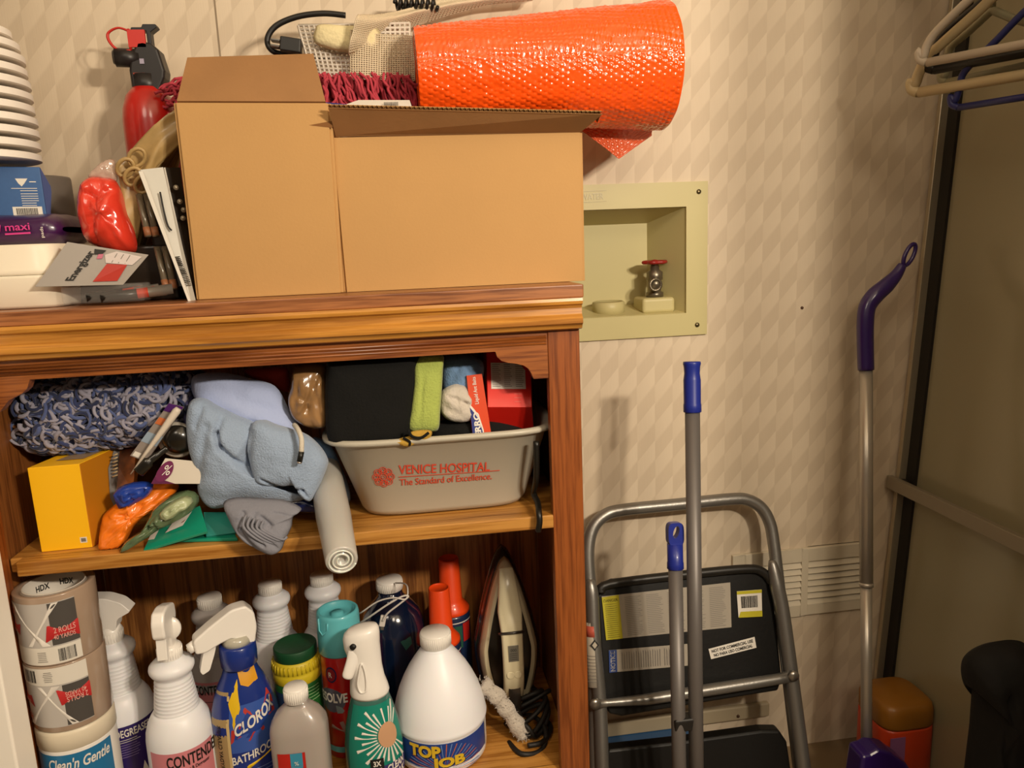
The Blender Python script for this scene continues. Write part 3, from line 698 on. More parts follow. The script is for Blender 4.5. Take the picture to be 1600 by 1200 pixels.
# red-orange soft bag
b = B(); RB = M('red_bag', '#d63a28', .25, coat=.6, bump=(45, .35))
zc = 0
puff(b, [(126, 290), (140, 276), (158, 276), (178, 280), (190, 300), (200, 335), (211, 365), (213, 392), (190, 398), (150, 384), (133, 372), (125, 335)], -.235, .030, RB, (38, .007), [(128, 296, 158, 312, .006, .003), (158, 312, 182, 298, .006, .003), (150, 300, 150, 330, .003, .003), (156, 330, 160, 390, .004, .002)], seed=2, back=.9)
CL = M('clear_bag', '#d6b9a8', .2, alpha=.45, coat=.6)
puff(b, [(138, 278), (150, 262), (166, 250), (178, 250), (184, 266), (182, 284), (160, 282)], -.23, .012, CL, (50, .004), seed=5)
b.build('red_bag', None, loc=(at(172, 385, -.235).x, -.235, TOPZ), label='shiny red-orange plastic bag with a clear twisted top beside the blue carton', cat='bag')

# bundle of tan paper bags
TAN = M('tan_bags', '#b0915c', .45, coat=.3, var=(30, .25)); b = B(); random.seed(5)
for k in range(13):
    f_ = k/12; Yk = -.235+.010*k
    xs = [(182+f_*22, 262-f_*6), (205+f_*30, 232-f_*16), (236+f_*28, 198-f_*18), (262+f_*20, 176-f_*10), (284, 166)]
    lo = [(206+f_*30, 400), (214+f_*34, 360), (222+f_*38, 310), (240+f_*36, 262), (284, 215+f_*10)]
    def tb(u, v, xs=xs, lo=lo, Yk=Yk, k=k):
        s_ = u*4; i = min(int(s_), 3); g = s_-i
        a = at(*xs[i], Yk).lerp(at(*xs[i+1], Yk), g); e = at(*lo[i], Yk).lerp(at(*lo[i+1], Yk), g)
        p_ = a.lerp(e, v); p_.y += .0035*math.sin(u*7+k)+.003*math.sin(v*8+k*2)+.01*u; return p_
    b.grid(16, 12, tb, TAN)
for (x, y) in ((196, 262), (214, 246), (224, 288), (208, 276)):
    c_ = at(x, y, -.242); b.tube([c_+Vector((.009*math.cos(a)*1.2, -.004*math.sin(a), .010*math.sin(a)+.004*math.cos(a))) for a in [i/16*2*PI for i in range(16)]], .0022, TAN, 6, closed=True)
b.build('tan_bag_bundle', None, loc=at(240, 400, -.2), solid=.001, label='bundle of folded tan plastic bags leaning against the tall cardboard box', cat='bags')
# leaning envelopes and dark blister cards
EN = M('envelope', '#b9b6ac', .4, coat=.4); 
b = B(); Ye = -.272
card_sheet(b, [at(297, 474, Ye), at(304, 470, Ye+.01), at(253, 262, Ye+.02), at(218, 266, Ye+.01)], .002, EN)
card_sheet(b, [at(295, 472, Ye-.004), at(300, 474, Ye-.004), at(224, 268, Ye+.004), at(217, 268, Ye+.004)], .002, LBLW)
fn = frame(at(286, 448, Ye-.002), at(252, 300, Ye+.016)-at(300, 470, Ye+.009), (-1, 0, .25))
o_ = at(281, 440, Ye-.0032)
for i in range(15): a = at(279+i*.0, 0, Ye) if False else None
for i in range(18):
    y = 402+i*2.6; x = 272+(y-402)*.42; b.tube([at(x, y, Ye-.001), at(x+9, y-1, Ye+.001)], .0004+.0004*random.random(), INK, 4)
b.tube(smoothpts([at(250, 300, Ye-.002+.008), at(256, 330, Ye+.004), at(262, 352, Ye+.003), at(268, 360, Ye+.002)]), .0012, INK, 5)
b.build('white_envelope', None, loc=at(297, 474, Ye), label='white plastic envelope with a barcode leaning beside the tall cardboard box', cat='envelope')
b = B(); WE = M('edge_white', '#dcd8ce', .3)
card_sheet(b, [at(303, 472, -.258), at(308, 470, -.24), at(280, 262, -.22), at(256, 262, -.236)], .0012, M('dark_card', '#1f1a15', .4, coat=.5))
b.tube([at(303, 472, -.259), at(257, 262, -.237)], .0011, WE, 5)
for x, y in ((281, 315), (287, 328), (286, 341), (275, 293)): b.tube([at(x, y, -.25), at(x, y, -.243)], .0035, M('bead', '#8d8270', .3, metal=.5), 10)
b.build('dark_sleeve', None, loc=at(303, 472, -.25), label='thin dark plastic sleeve with a white edge next to the white envelope', cat='sleeve')
DP = M('dark_pack', '#251c14', .4, coat=.4); CLB = M('smoke_strip', '#6e6250', .25, coat=.5, alpha=.8)
for (xa, ya, lab) in ((212, 304, 'dark card of clear clips behind the white envelope, the upper one'), (240, 386, 'dark card of clear clips behind the white envelope, the lower one')):
    t_ = B(); o_ = at(xa+25, ya+72, -.245)
    t = root('clip_card', lab, 'clip card', o_)
    t_.box((0, 0, 0), (.05, .014, .0), DP) if False else None
    card_sheet(t_, [at(xa+14, ya+66, -.243)-o_, at(xa+48, ya+60, -.243)-o_, at(xa+30, ya-4, -.23)-o_, at(xa, ya, -.23)-o_], -.003, DP); t_.build('card', t)
    for j in range(2):
        t_ = B(); a = at(xa+5+j*12, ya, -.24)-o_; e = at(xa+20+j*12, ya+66, -.252)-o_
        t_.tube([a, e], .0045, CLB, 8); t_.tube([a.lerp(e, .78), a.lerp(e, .98)], .0048, M('strip_end', '#8d5b3c', .5), 8); t_.build('clear_clip', t)
b = B(); b.box((0, 0, 0), (.13, .05, .075), DP, Matrix.Translation((-.375, -.195, TOPZ+.0375))); b.box((0, 0, 0), (.055, .05, .14), DP, Matrix.Translation((-.315, -.18, TOPZ+.07)))
b.build('dark_packet', None, loc=(-.345, -.19, TOPZ), bevel=.004, label='dark brown packet lying behind the battery card', cat='packet')

# ================================================================== middle shelf
# wash basin
ZMIN = MID+.0004
def bas(x, z, off=0):                     # front face of the basin in world space
    k = (z-.6035)/.115; a = .125+.036*k; bq = .100+.024*k; q = max(0, 1-abs((x-.040)/a)**5)**.2
    return Vector((x, -.162-bq*q-off, z))
BAS = M('basin_grey', '#b9b3a3', .42, coat=.1); PR = M('basin_print', '#c8452f', .6)
L0 = Vector((.040, -.162, MID)); t = root('wash_basin', 'grey hospital wash basin with orange print, full of cloths and boxes on the middle shelf', 'basin', L0)
b = B(); pf = [(0, 0), (.93, .0), (.98, .003), (1.0, .010)]
SEG = 96
def ring(a, bq, z, sq=5):
    R_ = []
    for i in range(SEG):
        th = 2*PI*i/SEG; c, q = math.sin(th), -math.cos(th); k = (abs(c)**sq+abs(q)**sq)**(-1/sq); R_.append(Vector((a*c*k, bq*q*k, z)))
    return R_
rings_ = [ring(.112, .087, 0), ring(.121, .096, .002), ring(.1262, .1012, .010), ring(.1605, .1235, .113), ring(.170, .132, .116), ring(.174, .136, .119), ring(.174, .136, .123), ring(.169, .132, .1255), ring(.162, .125, .124), ring(.158, .121, .116), ring(.124, .099, .012), ring(.115, .09, .005)]
V = [p_ for r_ in rings_ for p_ in r_]; Fc = []
for j in range(len(rings_)-1):
    for i in range(SEG): k = (i+1) % SEG; Fc.append((j*SEG+i, j*SEG+k, (j+1)*SEG+k, (j+1)*SEG+i))
Fc.append(tuple(reversed(range(SEG)))); Fc.append(tuple((len(rings_)-1)*SEG+i for i in range(SEG)))
b.add(V, Fc, BAS, True)
def on_bas(px0, py0, px1, py1):           # print baseline through two photo pixels
    a = at(px0, py0, -.283); e = at(px1, py1, -.283); d = (e-a); d.y = 0; L_ = d.length; ex = d.normalized(); mid = (a+e)/2
    up = Vector((-ex.z, 0, ex.x))
    return (lambda u, v, k=.0013: bas(mid.x+ex.x*u+up.x*v, mid.z+ex.z*u+up.z*v, k)-L0), L_
fn, L_ = on_bas(623, 743, 766, 738); b.text('VENICE HOSPITAL', PR, fn, L_, .0145, .015)
fn, L_ = on_bas(623, 748, 782, 738)
b.grid(12, 1, lambda u, v: fn((u-.5)*L_, .0012*v), PR)
fn, L_ = on_bas(625, 762, 770, 752); b.text('The Standard of Excellence.', PR, fn, L_, .0105, .008)
c_ = at(599, 748, -.283)
for k in range(9):
    if k < 8: cx, cz = c_.x+.0105*math.cos(k*PI/4), c_.z+.0105*math.sin(k*PI/4)
    else: cx, cz = c_.x, c_.z
    for r_ in (.0056, .0030):
        n = 20; V = []
        for i in range(n):
            a = 2*PI*i/n; V += [bas(cx+r_*math.cos(a), cz+r_*math.sin(a), .0013)-L0, bas(cx+(r_-.0011)*math.cos(a), cz+(r_-.0011)*math.sin(a), .0013)-L0]
        b.add(V, [(2*i, (2*i+2) % (2*n), (2*i+3) % (2*n), 2*i+1) for i in range(n)], PR)
b.build('basin', t)

b = B(); puff(b, [(510, 575), (516, 562), (560, 556), (648, 553), (650, 580), (645, 630), (639, 680), (600, 694), (540, 697), (514, 690), (508, 640)], -.268, .022, BLKC, (14, .004), seed=1, back=1.5, power=.35)
b.build('black_cloth', None, loc=at(560, 690, -.268), label='folded black cloth standing at the left end of the grey basin', cat='cloth')
LIME = M('lime_towel', '#a9b85c', .95, bump=(350, .7), sheen=.2)
b = B(); puff(b, [(650, 556), (690, 553), (692, 580), (688, 640), (684, 672), (662, 675), (637, 672), (641, 640), (646, 600)], -.262, .016, LIME, (18, .002), [(662, 560, 655, 672, .003, .002), (655, 668, 684, 668, .002, .001)], power=.3, seed=4, back=1.5)
b.build('lime_towel', None, loc=at(660, 672, -.262), label='lime green towel between the black cloth and the blue cloth in the basin', cat='towel')
YS = M('yellow_strap', '#b8923a', .9, bump=(200, .5)); b = B()
for pts in ([(612, 690), (628, 684), (645, 682), (650, 692), (636, 698), (620, 693)], [(640, 676), (655, 672), (674, 673), (672, 684), (655, 690), (642, 686)]):
    puff(b, pts, -.292, .006, YS, (60, .002))
b.tube(smoothpts([at(638, 672, -.30), at(644, 682, -.302), at(658, 684, -.302), at(670, 676, -.30)]), .0022, BLKC, 6)
b.tube(smoothpts([at(630, 684, -.300), at(640, 690, -.300), at(640, 696, -.299)]), .0018, BLKC, 6)
b.build('work_glove', None, loc=at(650, 690, -.292), label='yellow and black knit glove fingers hanging over the basin rim below the lime towel', cat='glove')
BT_ = M('blue_terry', '#6f90b8', .95, bump=(350, .7), sheen=.2)
b = B(); puff(b, [(690, 562), (712, 555), (740, 556), (756, 570), (752, 600), (735, 625), (700, 632), (690, 610)], -.215, .03, BT_, (25, .005), [(715, 570, 700, 600, .004, .003)], seed=6, back=1)
b.build('blue_towel', None, loc=at(720, 630, -.215), label='rumpled blue towel behind the white glove in the basin', cat='towel')
b = B(); GW = M('white_fleece', '#c9c0b4', .95, bump=(200, .8), sheen=.3)
puff(b, [(690, 612), (712, 600), (730, 606), (740, 625), (742, 650), (725, 660), (700, 656), (688, 640)], -.245, .018, GW, (45, .006), [(700, 618, 728, 628, .008, .003)], seed=3, back=1.4)
b.build('white_fleece', None, loc=at(715, 655, -.245), label='small white fleece cloth tucked beside the orange ant bait box', cat='cloth')
b = B(); puff(b, [(670, 668), (700, 655), (750, 652), (800, 660), (830, 676), (800, 700), (720, 702), (675, 696)], -.225, .03, BLKC, (30, .006), seed=9, back=1)
b.build('dark_cloth', None, loc=at(750, 700, -.225), label='dark cloth at the bottom of the basin under the boxes', cat='cloth')
# red box
RBX = M('red_carton', '#dc2412', .35, coat=.3); RBX2 = M('red_carton_end_shade', '#a01208', .4, coat=.3)  # lit upper face and shaded end are put into the two reds
P = [at(760, 548, -.205), at(829, 546, -.205), at(831, 636, -.245), at(762, 636, -.245)]
E_ = [at(764, 700, -.225), at(836, 692, -.225)]; o0 = at(798, 700, -.22)
b = B(); bkp = [q+Vector((0, .05, .012)) for q in P]; e2 = [q+Vector((0, .05, 0)) for q in E_]
V = [q-o0 for q in (P[0], P[1], P[2], P[3], E_[0], E_[1], bkp[0], bkp[1], e2[1], e2[0])]
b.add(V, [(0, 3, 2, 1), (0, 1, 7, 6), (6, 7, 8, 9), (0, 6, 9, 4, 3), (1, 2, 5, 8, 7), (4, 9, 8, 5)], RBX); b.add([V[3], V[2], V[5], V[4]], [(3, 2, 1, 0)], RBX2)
ex = (P[2]-P[3]).normalized(); ez = (P[0]-P[3]).normalized(); fnr = lambda u, v, k=0: P[3]-o0+ex*u+ez*v+Vector((0, -.0006-k, .0002))
W_ = (P[2]-P[3]).length; rect(b, fnr, .006, W_-.008, .028, .069, LBLW)
for c3 in range(3):
    for i in range(12): rect(b, fnr, .008+c3*.0175, .008+c3*.0175+.013*(1-.3*random.random()), .066-i*.0031, .0668-i*.0031, GREYP, .0004)
fprint(b, lambda u, v, k=0: fnr(u, v, k), .040, .052, .020, 3, .006, M('faint_red', '#d8675a', .5), .0008, .0004)
b.build('red_box', None, loc=o0, local=True, bevel=.0008, label='red carton with a white ingredients panel at the right end of the basin', cat='box')
# orange box
OBX = M('orange_carton', '#d8430f', .4, coat=.3); o0 = at(748, 700, -.255)
P = [at(729, 587, -.250), at(753, 584, -.250), at(771, 700, -.268), at(741, 702, -.268)]
b = B(); card_sheet(b, [P[3]-o0, P[2]-o0, P[1]-o0, P[0]-o0], -.03, OBX)
ax = (P[0]-P[3]); ay = (P[2]-P[3]); nn = Vector((0, -1, 0))
fo = lambda s_, r_, k=.0006: P[3]-o0+ax*s_+ay*(r_)+(P[1]-P[0]-ay)*r_*s_+nn*k
b.text('Liquid Ant Baits', WINK, lambda u, v: fo(.79+u/.11, .62-v/.009*.30, .0008), .040, .009, .01)
pts = [(0, 0), (0, .99), (.16, .90), (.28, .6), (.36, .25), (.40, 0)]
b.add([fo(s_+.0, r_, .0005) for s_, r_ in [(.06, 0), (.06, .62), (.26, .62), (.44, .48), (.54, .24), (.62, 0)]], [tuple(range(6))], WINK)
b.add([fo(s_, r_, .0008) for s_, r_ in [(.04, 0), (.04, .55), (.24, .55), (.40, .42), (.50, .20), (.57, 0)]], [tuple(range(6))], BLUEP)
b.text('TERRO', WINK, lambda u, v: fo(.29+u/.11, .48-v/.012*.34, .0012), .046, .012, .04)
b.build('ant_bait_box', None, loc=o0, local=True, bevel=.0006, label='narrow orange ant bait box with white and blue lettering leaning by the red carton', cat='box')

# yellow box
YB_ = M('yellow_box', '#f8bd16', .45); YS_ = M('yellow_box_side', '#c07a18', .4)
A_ = [atz(66, 862, MID), atz(143, 857, MID)]; Yf = (A_[0].y+A_[1].y)/2
c0 = Vector((A_[0].x, Yf, MID)); c1 = Vector((A_[1].x, Yf+.002, MID)); ht = at(88, 728, Yf).z-MID
dv = Vector((.022, .10, 0)); V = []
for z in (0, ht):
    for q in (c0, c1, c1+dv, c0+dv): V.append(Vector((q.x+(-.001 if z else 0), q.y, MID+z)))
o0 = c0
t = root('yellow_box', 'yellow cardboard box standing at the left end of the middle shelf', 'box', o0)
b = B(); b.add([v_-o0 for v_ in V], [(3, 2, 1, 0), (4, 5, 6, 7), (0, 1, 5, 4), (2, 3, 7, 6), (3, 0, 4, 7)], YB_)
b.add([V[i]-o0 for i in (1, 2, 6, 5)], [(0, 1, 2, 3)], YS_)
fs = lambda u, v, k=.0006: V[1]+(V[2]-V[1])*u+Vector((0, 0, ht*v))-o0+Vector((.001, -.0002, 0))*k/.001
def qs(pts, m, k): b.add([fs(a, c, k) for a, c in pts], [tuple(range(len(pts)))], m)
qs([(.05, 0), (1, 0), (1, .35), (.6, .30), (.2, .12)], M('box_orange', '#b5430f', .5), .0006)
qs([(.5, .45), (.6, .25), (.8, .3), (1, .5), (1, 1), (.75, 1), (.55, .8)], M('box_grey', '#8d8a88', .5), .0008)
qs([(.6, .4), (.7, .34), (.74, .5), (.66, .62)], GREYP, .001)
b.build('carton', t, bevel=.001)
b = B(); fn = frame(V[1]-o0+Vector((-.0145, -.0004, .008)), (1, 0, 0), (0, 0, 1)); rect(b, fn, 0, .009, 0, .008, LBLW, .0001); rect(b, fn, .0015, .0075, .0015, .0065, GREYP, .0003); b.build('sticker', t)
b = B(); fn = lambda u, v, k=.0008: V[4]+(V[5]-V[4])*u+(V[7]-V[4])*v-o0+Vector((0, 0, k))
b.add([fn(.3, .25), fn(.85, .25), fn(.9, .8), fn(.35, .8)], [(0, 1, 2, 3)], M('top_window', '#9c8468', .3)); b.build('top_panel', t)

# brown packet behind + chenille rug
BRP = M('brown_pack', '#6b3d14', .5, var=(60, .4), coat=.2)
b = B(); b.box((-.455, -.060, MID+.05), (.12, .08, .10), BRP); 
b.build('brown_carton', None, loc=(-.455, -.085, MID), bevel=.003, label='brown carton behind the yellow box, under the knitted rug', cat='box')
NAV = M('rug_navy', '#313b64', .95, sheen=.3, var=(30, .5)); RW = M('rug_white', '#9794a4', .95, sheen=.3); RB2 = M('rug_blue', '#4e5b88', .95, sheen=.3)
b = B(); random.seed(11)
axA, axB = Vector((-.543, -.190, .774)), Vector((-.312, -.180, .792)); 
def rugp(u, th, k=1.0):
    c_ = axA.lerp(axB, u); e = (1-abs(2*u-1)**6)**.5; R = (.056+.005*noise.noise(Vector((u*9, math.cos(th)*2, math.sin(th)*2))))*e*k
    return c_+Vector((0, -R*math.cos(th)*1.05, R*math.sin(th)*1.0))
b.grid(40, 36, lambda u, v: rugp(u, v*2*PI), NAV)
for i in range(900):
    u = random.random()**.95*.98+.01; th = random.uniform(-1.4, 1.9); m = random.choice((RW, RW, RW, RB2, NAV, NAV)); c_ = rugp(u, th, 1.03)
    s_ = random.uniform(.009, .017); a0_ = random.random()*6.28; tw = random.choice((-1, 1))*random.uniform(1.5, 3.6); pts = []
    n_ = Vector((0, -math.cos(th), math.sin(th))); tx = Vector((1, 0, 0)); tz = tx.cross(n_)
    x = z = 0
    for k in range(6):
        a = a0_+tw*k/5; pts.append(c_+tx*x+tz*z+n_*(.0035*math.sin(k/5*PI))); x += math.cos(a)*s_/2.6; z += math.sin(a)*s_/2.6
    b.tube(smoothpts(pts, 2), random.uniform(.0018, .0034), m, 5)
b.build('knitted_rug', None, loc=(-.42, -.19, .72), label='rolled navy and white loopy knitted rug above the yellow box', cat='rug')

# clear bag of utensils
CLP = M('clear_film', '#a39c96', .12, alpha=.22, coat=1)
PT = M('packet_photo', '#8d837c', .35, coat=.4); PP = M('packet_purple', '#4a1c66', .35, coat=.3); LB = M('packet_lightblue', '#8fa0b2', .35, coat=.3); WS = M('white_stick', '#cfc4b6', .4)
def quad3(name, px, Ys, t, mat, lab, cat, extra=None, parent=None):
    b = B(); P = [at(x, y, Yv) for (x, y), Yv in zip(px, Ys)]; o0 = P[0]
    card_sheet(b, [q-o0 for q in P], -t, mat)
    if extra:
        ex_ = P[1]-P[0]; ez_ = P[3]-P[0]; n_ = ex_.cross(ez_).normalized(); n_ = n_ if n_.y < 0 else -n_
        extra(b, lambda u, v, k=.0006: ex_*u+ez_*v+(P[2]-P[1]-ez_)*u*v+n_*(k+ (0 if t < 0 else 0)))
    return b.build(name, parent, loc=o0, local=True, label=lab, cat=cat, bevel=.0004)
def ex1(b, f):
    for m, pts in ((PP, [(.0, .86), (1, .86), (1, 1), (0, 1)]), (M('packet_orange', '#c46a3a', .4), [(.05, .62), (.7, .62), (.7, .74), (.05, .74)]), (LB, [(.0, .28), (1, .28), (1, .46), (.0, .46)]), (LBLW, [(.1, .02), (.5, .02), (.5, .10), (.1, .10)])): b.add([f(*p_) for p_ in pts], [tuple(range(4))], m)
quad3('utensil_packet', [(203, 712), (228, 722), (287, 636), (264, 630)], [-.268, -.270, -.266, -.262], .004, PT, 'grey packet with a purple end leaning behind the white plastic stick', 'packet', ex1)
b = B(); p0, p1 = at(204, 741, -.282), at(279, 638, -.276); b.tube([p0, p0.lerp(p1, .35), p0.lerp(p1, .96), p1], [.0006, .0026, .0055, .004], WS, 10); b.build('white_stick', None, loc=p0, label='tapered white plastic stick across the utensil packet', cat='utensil')
SPB = M('black_spoon', '#17140f', .28, coat=.5)
b = B(); c_ = at(277, 690, -.262)
b.lathe([(0, -.008), (.010, -.007), (.018, -.002), (.0215, .005), (.0225, .006), (.020, .006), (.012, .0), (0, -.002)], SPB, 28, T=Matrix.Translation(c_) @ Matrix.Rotation(PI/2+.25, 4, 'X') @ Matrix.Rotation(PI, 4, 'X'))
b.tube(smoothpts([at(262, 700, -.268), at(245, 712, -.274), at(232, 722, -.278), at(216, 738, -.280)], 5), [.004]*5+[.005]*5+[.008]*6, SPB, 12, flat=.6)
b.build('black_ladle', None, loc=c_, label='black plastic ladle with its bowl against the light blue towels', cat='ladle')
WSP = M('ladle_white', '#bdb5a8', .3, coat=.4); b = B(); b.lathe([(.0235, 0), (.026, .002), (.024, .005), (.012, .012), (0, .013), (0, .010), (.012, .009)], WSP, 28, T=Matrix.Translation(at(276, 688, -.252)) @ Matrix.Rotation(PI/2, 4, 'X') @ Matrix.Rotation(PI, 4, 'X')); b.build('white_ladle', None, loc=at(276, 688, -.252), label='white ladle bowl nested behind the black ladle', cat='ladle')
def ex2(b, f):
    n = 20; b.add([f(.16+.17*math.cos(i/n*6.283), .5+.42*math.sin(i/n*6.283), .0012) for i in range(n)], [tuple(range(n))], M('packet_plum', '#6a1f4c', .4))
    b.text('%', WINK, lambda u, v: f(.2+u/.07, .35+v/.02, .002), .012, .008)
    b.add([f(*p_) for p_ in [(0, 0), (.5, 0), (.25, .14), (0, .3)]], [(0, 1, 2, 3)], M('packet_plum2', '#5a1a44', .4))
quad3('white_packet', [(236, 756), (312, 756), (318, 722), (258, 716)], [-.285, -.280, -.272, -.275], .006, M('packet_white', '#d2cabd', .3, coat=.5), 'white packet with a plum disc below the black ladle', 'packet', ex2)
b = B(); puff(b, [(178, 770), (195, 757), (222, 752), (240, 757), (232, 775), (205, 790), (186, 795)], -.262, .010, M('blue_bag', '#1f3f9c', .3, coat=.5, bump=(60, .4)), (70, .008), seed=1, ridged=True, smoothn=2)
b.build('blue_bag', None, loc=at(210, 790, -.262), label='crumpled blue plastic bag corner above the orange crumpled bag', cat='bag')
OC = M('orange_bag', '#f07c1c', .3, coat=.5, bump=(60, .4))
Yb = atz(170, 850, MID).y+.012
b = B(); puff(b, [(160, 812), (168, 798), (200, 776), (232, 762), (262, 758), (275, 766), (258, 786), (232, 802), (212, 820), (200, 844), (176, 852), (162, 846)], Yb, .020, OC, (55, .007), [(175, 830, 250, 772, .004, .003), (200, 800, 215, 790, .004, .003)], seed=8, back=.9, ridged=True, tilt=.5)
b.build('orange_bag', None, loc=at(175, 850, Yb), label='crumpled bright orange plastic bag beside the yellow box', cat='bag')
OG = M('orange_packet', '#8c4a14', .4, coat=.3, var=(90, .5)); b = B()
card_sheet(b, [at(172, 780, -.215), at(208, 770, -.21), at(212, 700, -.19), at(172, 706, -.19)], -.02, OG)
fn_ = lambda x, y: at(x, y, -.2325+.0)
for i in range(7): b.tube([at(176, 712+i*5.5, -.222), at(184, 709+i*5.5, -.222)], .0011, M('stripe_cream', '#b5a07a', .5), 5)
b.build('brown_packet', None, loc=at(190, 780, -.2), label='brown and orange striped packet between the yellow box and the utensils', cat='packet')
GB = M('green_bag', '#5f7353', .2, coat=.8, bump=(50, .4), alpha=.9)
b = B(); puff(b, [(230, 815), (240, 795), (262, 778), (290, 770), (308, 778), (305, 795), (280, 812), (250, 826), (220, 845), (192, 858), (200, 842), (222, 828)], -.288, .014, GB, (60, .008), [(240, 805, 290, 780, .004, .003)], seed=12, tilt=.35, ridged=True, smoothn=2)
puff(b, [(250, 800), (268, 784), (290, 776), (302, 784), (288, 798), (262, 810)], -.296, .012, M('pale_green', '#a3ad86', .35, coat=.6), (60, .007), seed=2, tilt=.35, ridged=True, smoothn=2)
b.build('green_pouch', None, loc=at(250, 826, -.288), label='olive green clear-topped pouch lying over the teal packets', cat='pouch')
TL = M('teal_packet', '#149074', .35, coat=.5); 
def flatpk(name, px, z, th, mat, lab, extra=None):
    P = [atz(x, y, z) for x, y in px]; o0 = P[0]; b = B(); card_sheet(b, [q-o0 for q in P], th, mat)
    if extra:
        ex_ = P[1]-P[0]; ez_ = P[3]-P[0]; extra(b, lambda u, v, k=.0006: ex_*u+ez_*v+(P[2]-P[1]-ez_)*u*v+Vector((0, 0, th+k)))
    return b.build(name, None, loc=o0, local=True, bevel=.0015, label=lab, cat='packet', group='teal sachets on the middle shelf')
def ex3(b, f):
    b.add([f(*p_) for p_ in [(.30, .45), (.62, .5), (.85, .95), (.5, .95)]], [(0, 1, 2, 3)], LBLW); n = 16
    b.add([f(.6+.08*math.cos(i/n*6.283), .73+.12*math.sin(i/n*6.283), .001) for i in range(n)], [tuple(range(n))], M('sachet_mark', '#8a4a42', .5))
    b.add([f(*p_) for p_ in [(0, .4), (.12, .35), (.16, .8), (.02, .9)]], [(0, 1, 2, 3)], LBLW)
def tilted(name, px, Ys, th, mat, lab, extra=None):
    o = quad3(name, px, Ys, th, mat, lab, 'packet', extra); o['group'] = 'teal sachets on the middle shelf'; return o
flatpk('teal_sachet', [(278, 848), (372, 846), (352, 812), (290, 815)], MID, .005, TL, 'teal sachet lying flat, lowest and furthest to the front of the three')
tilted('teal_sachet', [(224, 860), (324, 830), (312, 790), (242, 822)], [-.305, -.300, -.262, -.265], .004, TL, 'teal sachet with a white patch and reddish mark, left of the rolled grey cloth', ex3)
tilted('teal_sachet', [(322, 838), (368, 832), (352, 800), (318, 800)], [-.292, -.290, -.258, -.258], .004, M('teal_light', '#2f8f86', .35, coat=.5), 'lighter teal sachet half under the rolled grey cloth')

# towels
TW1 = M('towel_blue', '#94a6c0', .97, bump=(420, .9), sheen=.25); TW2 = M('towel_lav', '#a9b7de', .95, bump=(300, .4), sheen=.2)
b = B(); puff(b, [(302, 588), (345, 582), (385, 590), (430, 604), (452, 640), (468, 668), (462, 690), (425, 672), (380, 658), (335, 640), (304, 622)], -.225, .03, TW2, (14, .006), [(345, 600, 440, 640, .003, .01)], seed=20, back=1.2, power=.35)
b.build('lavender_towel', None, loc=at(380, 655, -.225), label='smooth pale lavender-blue towel on top of the towel pile', cat='towel')
b = B()
puff(b, [(293, 640), (300, 625), (318, 622), (340, 634), (370, 648), (400, 664), (392, 700), (398, 730), (440, 762), (480, 772), (470, 782), (420, 785), (372, 786), (345, 792), (328, 790), (312, 770), (308, 735), (296, 700), (292, 665)], -.258, .034, TW1, (13, .005),
     [(320, 632, 311, 662, .006, .004), (352, 640, 345, 672, .009, .0035), (345, 672, 352, 692, .010, .0035), (352, 692, 395, 728, .009, .004), (330, 662, 316, 738, .005, .006), (315, 770, 400, 774, .003, .010)], seed=21, back=1, rings=26, n=90, power=.4)
b.build('blue_towel', None, loc=at(350, 790, -.258), label='crumpled pale blue terry towel at the left of the towel pile', cat='towel')
b = B()
puff(b, [(392, 665), (386, 700), (394, 735), (404, 752), (440, 758), (462, 756), (476, 775), (488, 780), (497, 765), (512, 728), (510, 712), (492, 690), (470, 676), (430, 664), (408, 656)], -.275, .030, TW1, (14, .004),
     [(412, 742, 440, 756, .006, .002), (440, 756, 476, 758, .006, .002), (476, 758, 483, 768, .005, .002), (395, 670, 390, 730, .006, .004), (450, 672, 500, 700, .003, .006)], seed=22, back=1, rings=20, power=.35)
b.build('blue_towel', None, loc=at(450, 770, -.275), label='folded pale blue terry towel with a fringed lower corner beside the grey basin', cat='towel')
b = B(); puff(b, [(485, 690), (510, 690), (530, 720), (548, 780), (520, 800), (500, 770)], -.185, .03, BT_, (20, .006), seed=13, back=.8)
b.build('dusty_blue_towel', None, loc=at(520, 790, -.185), label='dusty blue towel in shade behind the clear bag roll and left of the basin', cat='towel')
b = B(); puff(b, [(286, 590), (302, 586), (306, 640), (298, 680), (284, 660), (280, 620)], -.20, .012, M('lilac_cloth', '#5d5a86', .9), (20, .004), seed=15, back=.8)
b.build('lilac_cloth', None, loc=at(292, 675, -.20), label='narrow dark lilac cloth edge between the knitted rug and the towels', cat='cloth')
b = B(); puff(b, [(380, 580), (400, 576), (445, 574), (452, 590), (452, 612), (430, 606), (405, 596)], -.18, .015, M('orange_cloth', '#b8351a', .8), (25, .005), seed=16, back=.8)
b.build('orange_cloth', None, loc=at(420, 605, -.18), label='orange-red cloth at the top of the shelf behind the lavender towel', cat='cloth')
TB = M('tan_bag', '#a47c50', .25, coat=.6, bump=(50, .3), var=(20, .25))
b = B(); puff(b, [(462, 572), (505, 568), (512, 600), (512, 660), (495, 670), (472, 664), (456, 650), (450, 625), (455, 600)], -.238, .028, TB, (30, .010), [(500, 580, 480, 640, .006, .003), (470, 590, 462, 640, .005, .003), (492, 600, 505, 650, .005, .003)], seed=17, back=.8)
b.build('tan_bag', None, loc=at(485, 668, -.238), label='shiny crumpled tan plastic bag hanging beside the black cloth', cat='bag')
t = root('drawstring', 'white drawstring with a black metal-tipped end hanging over the blue towel', 'cord', at(464, 668, -.292)); o0 = at(464, 668, -.292)
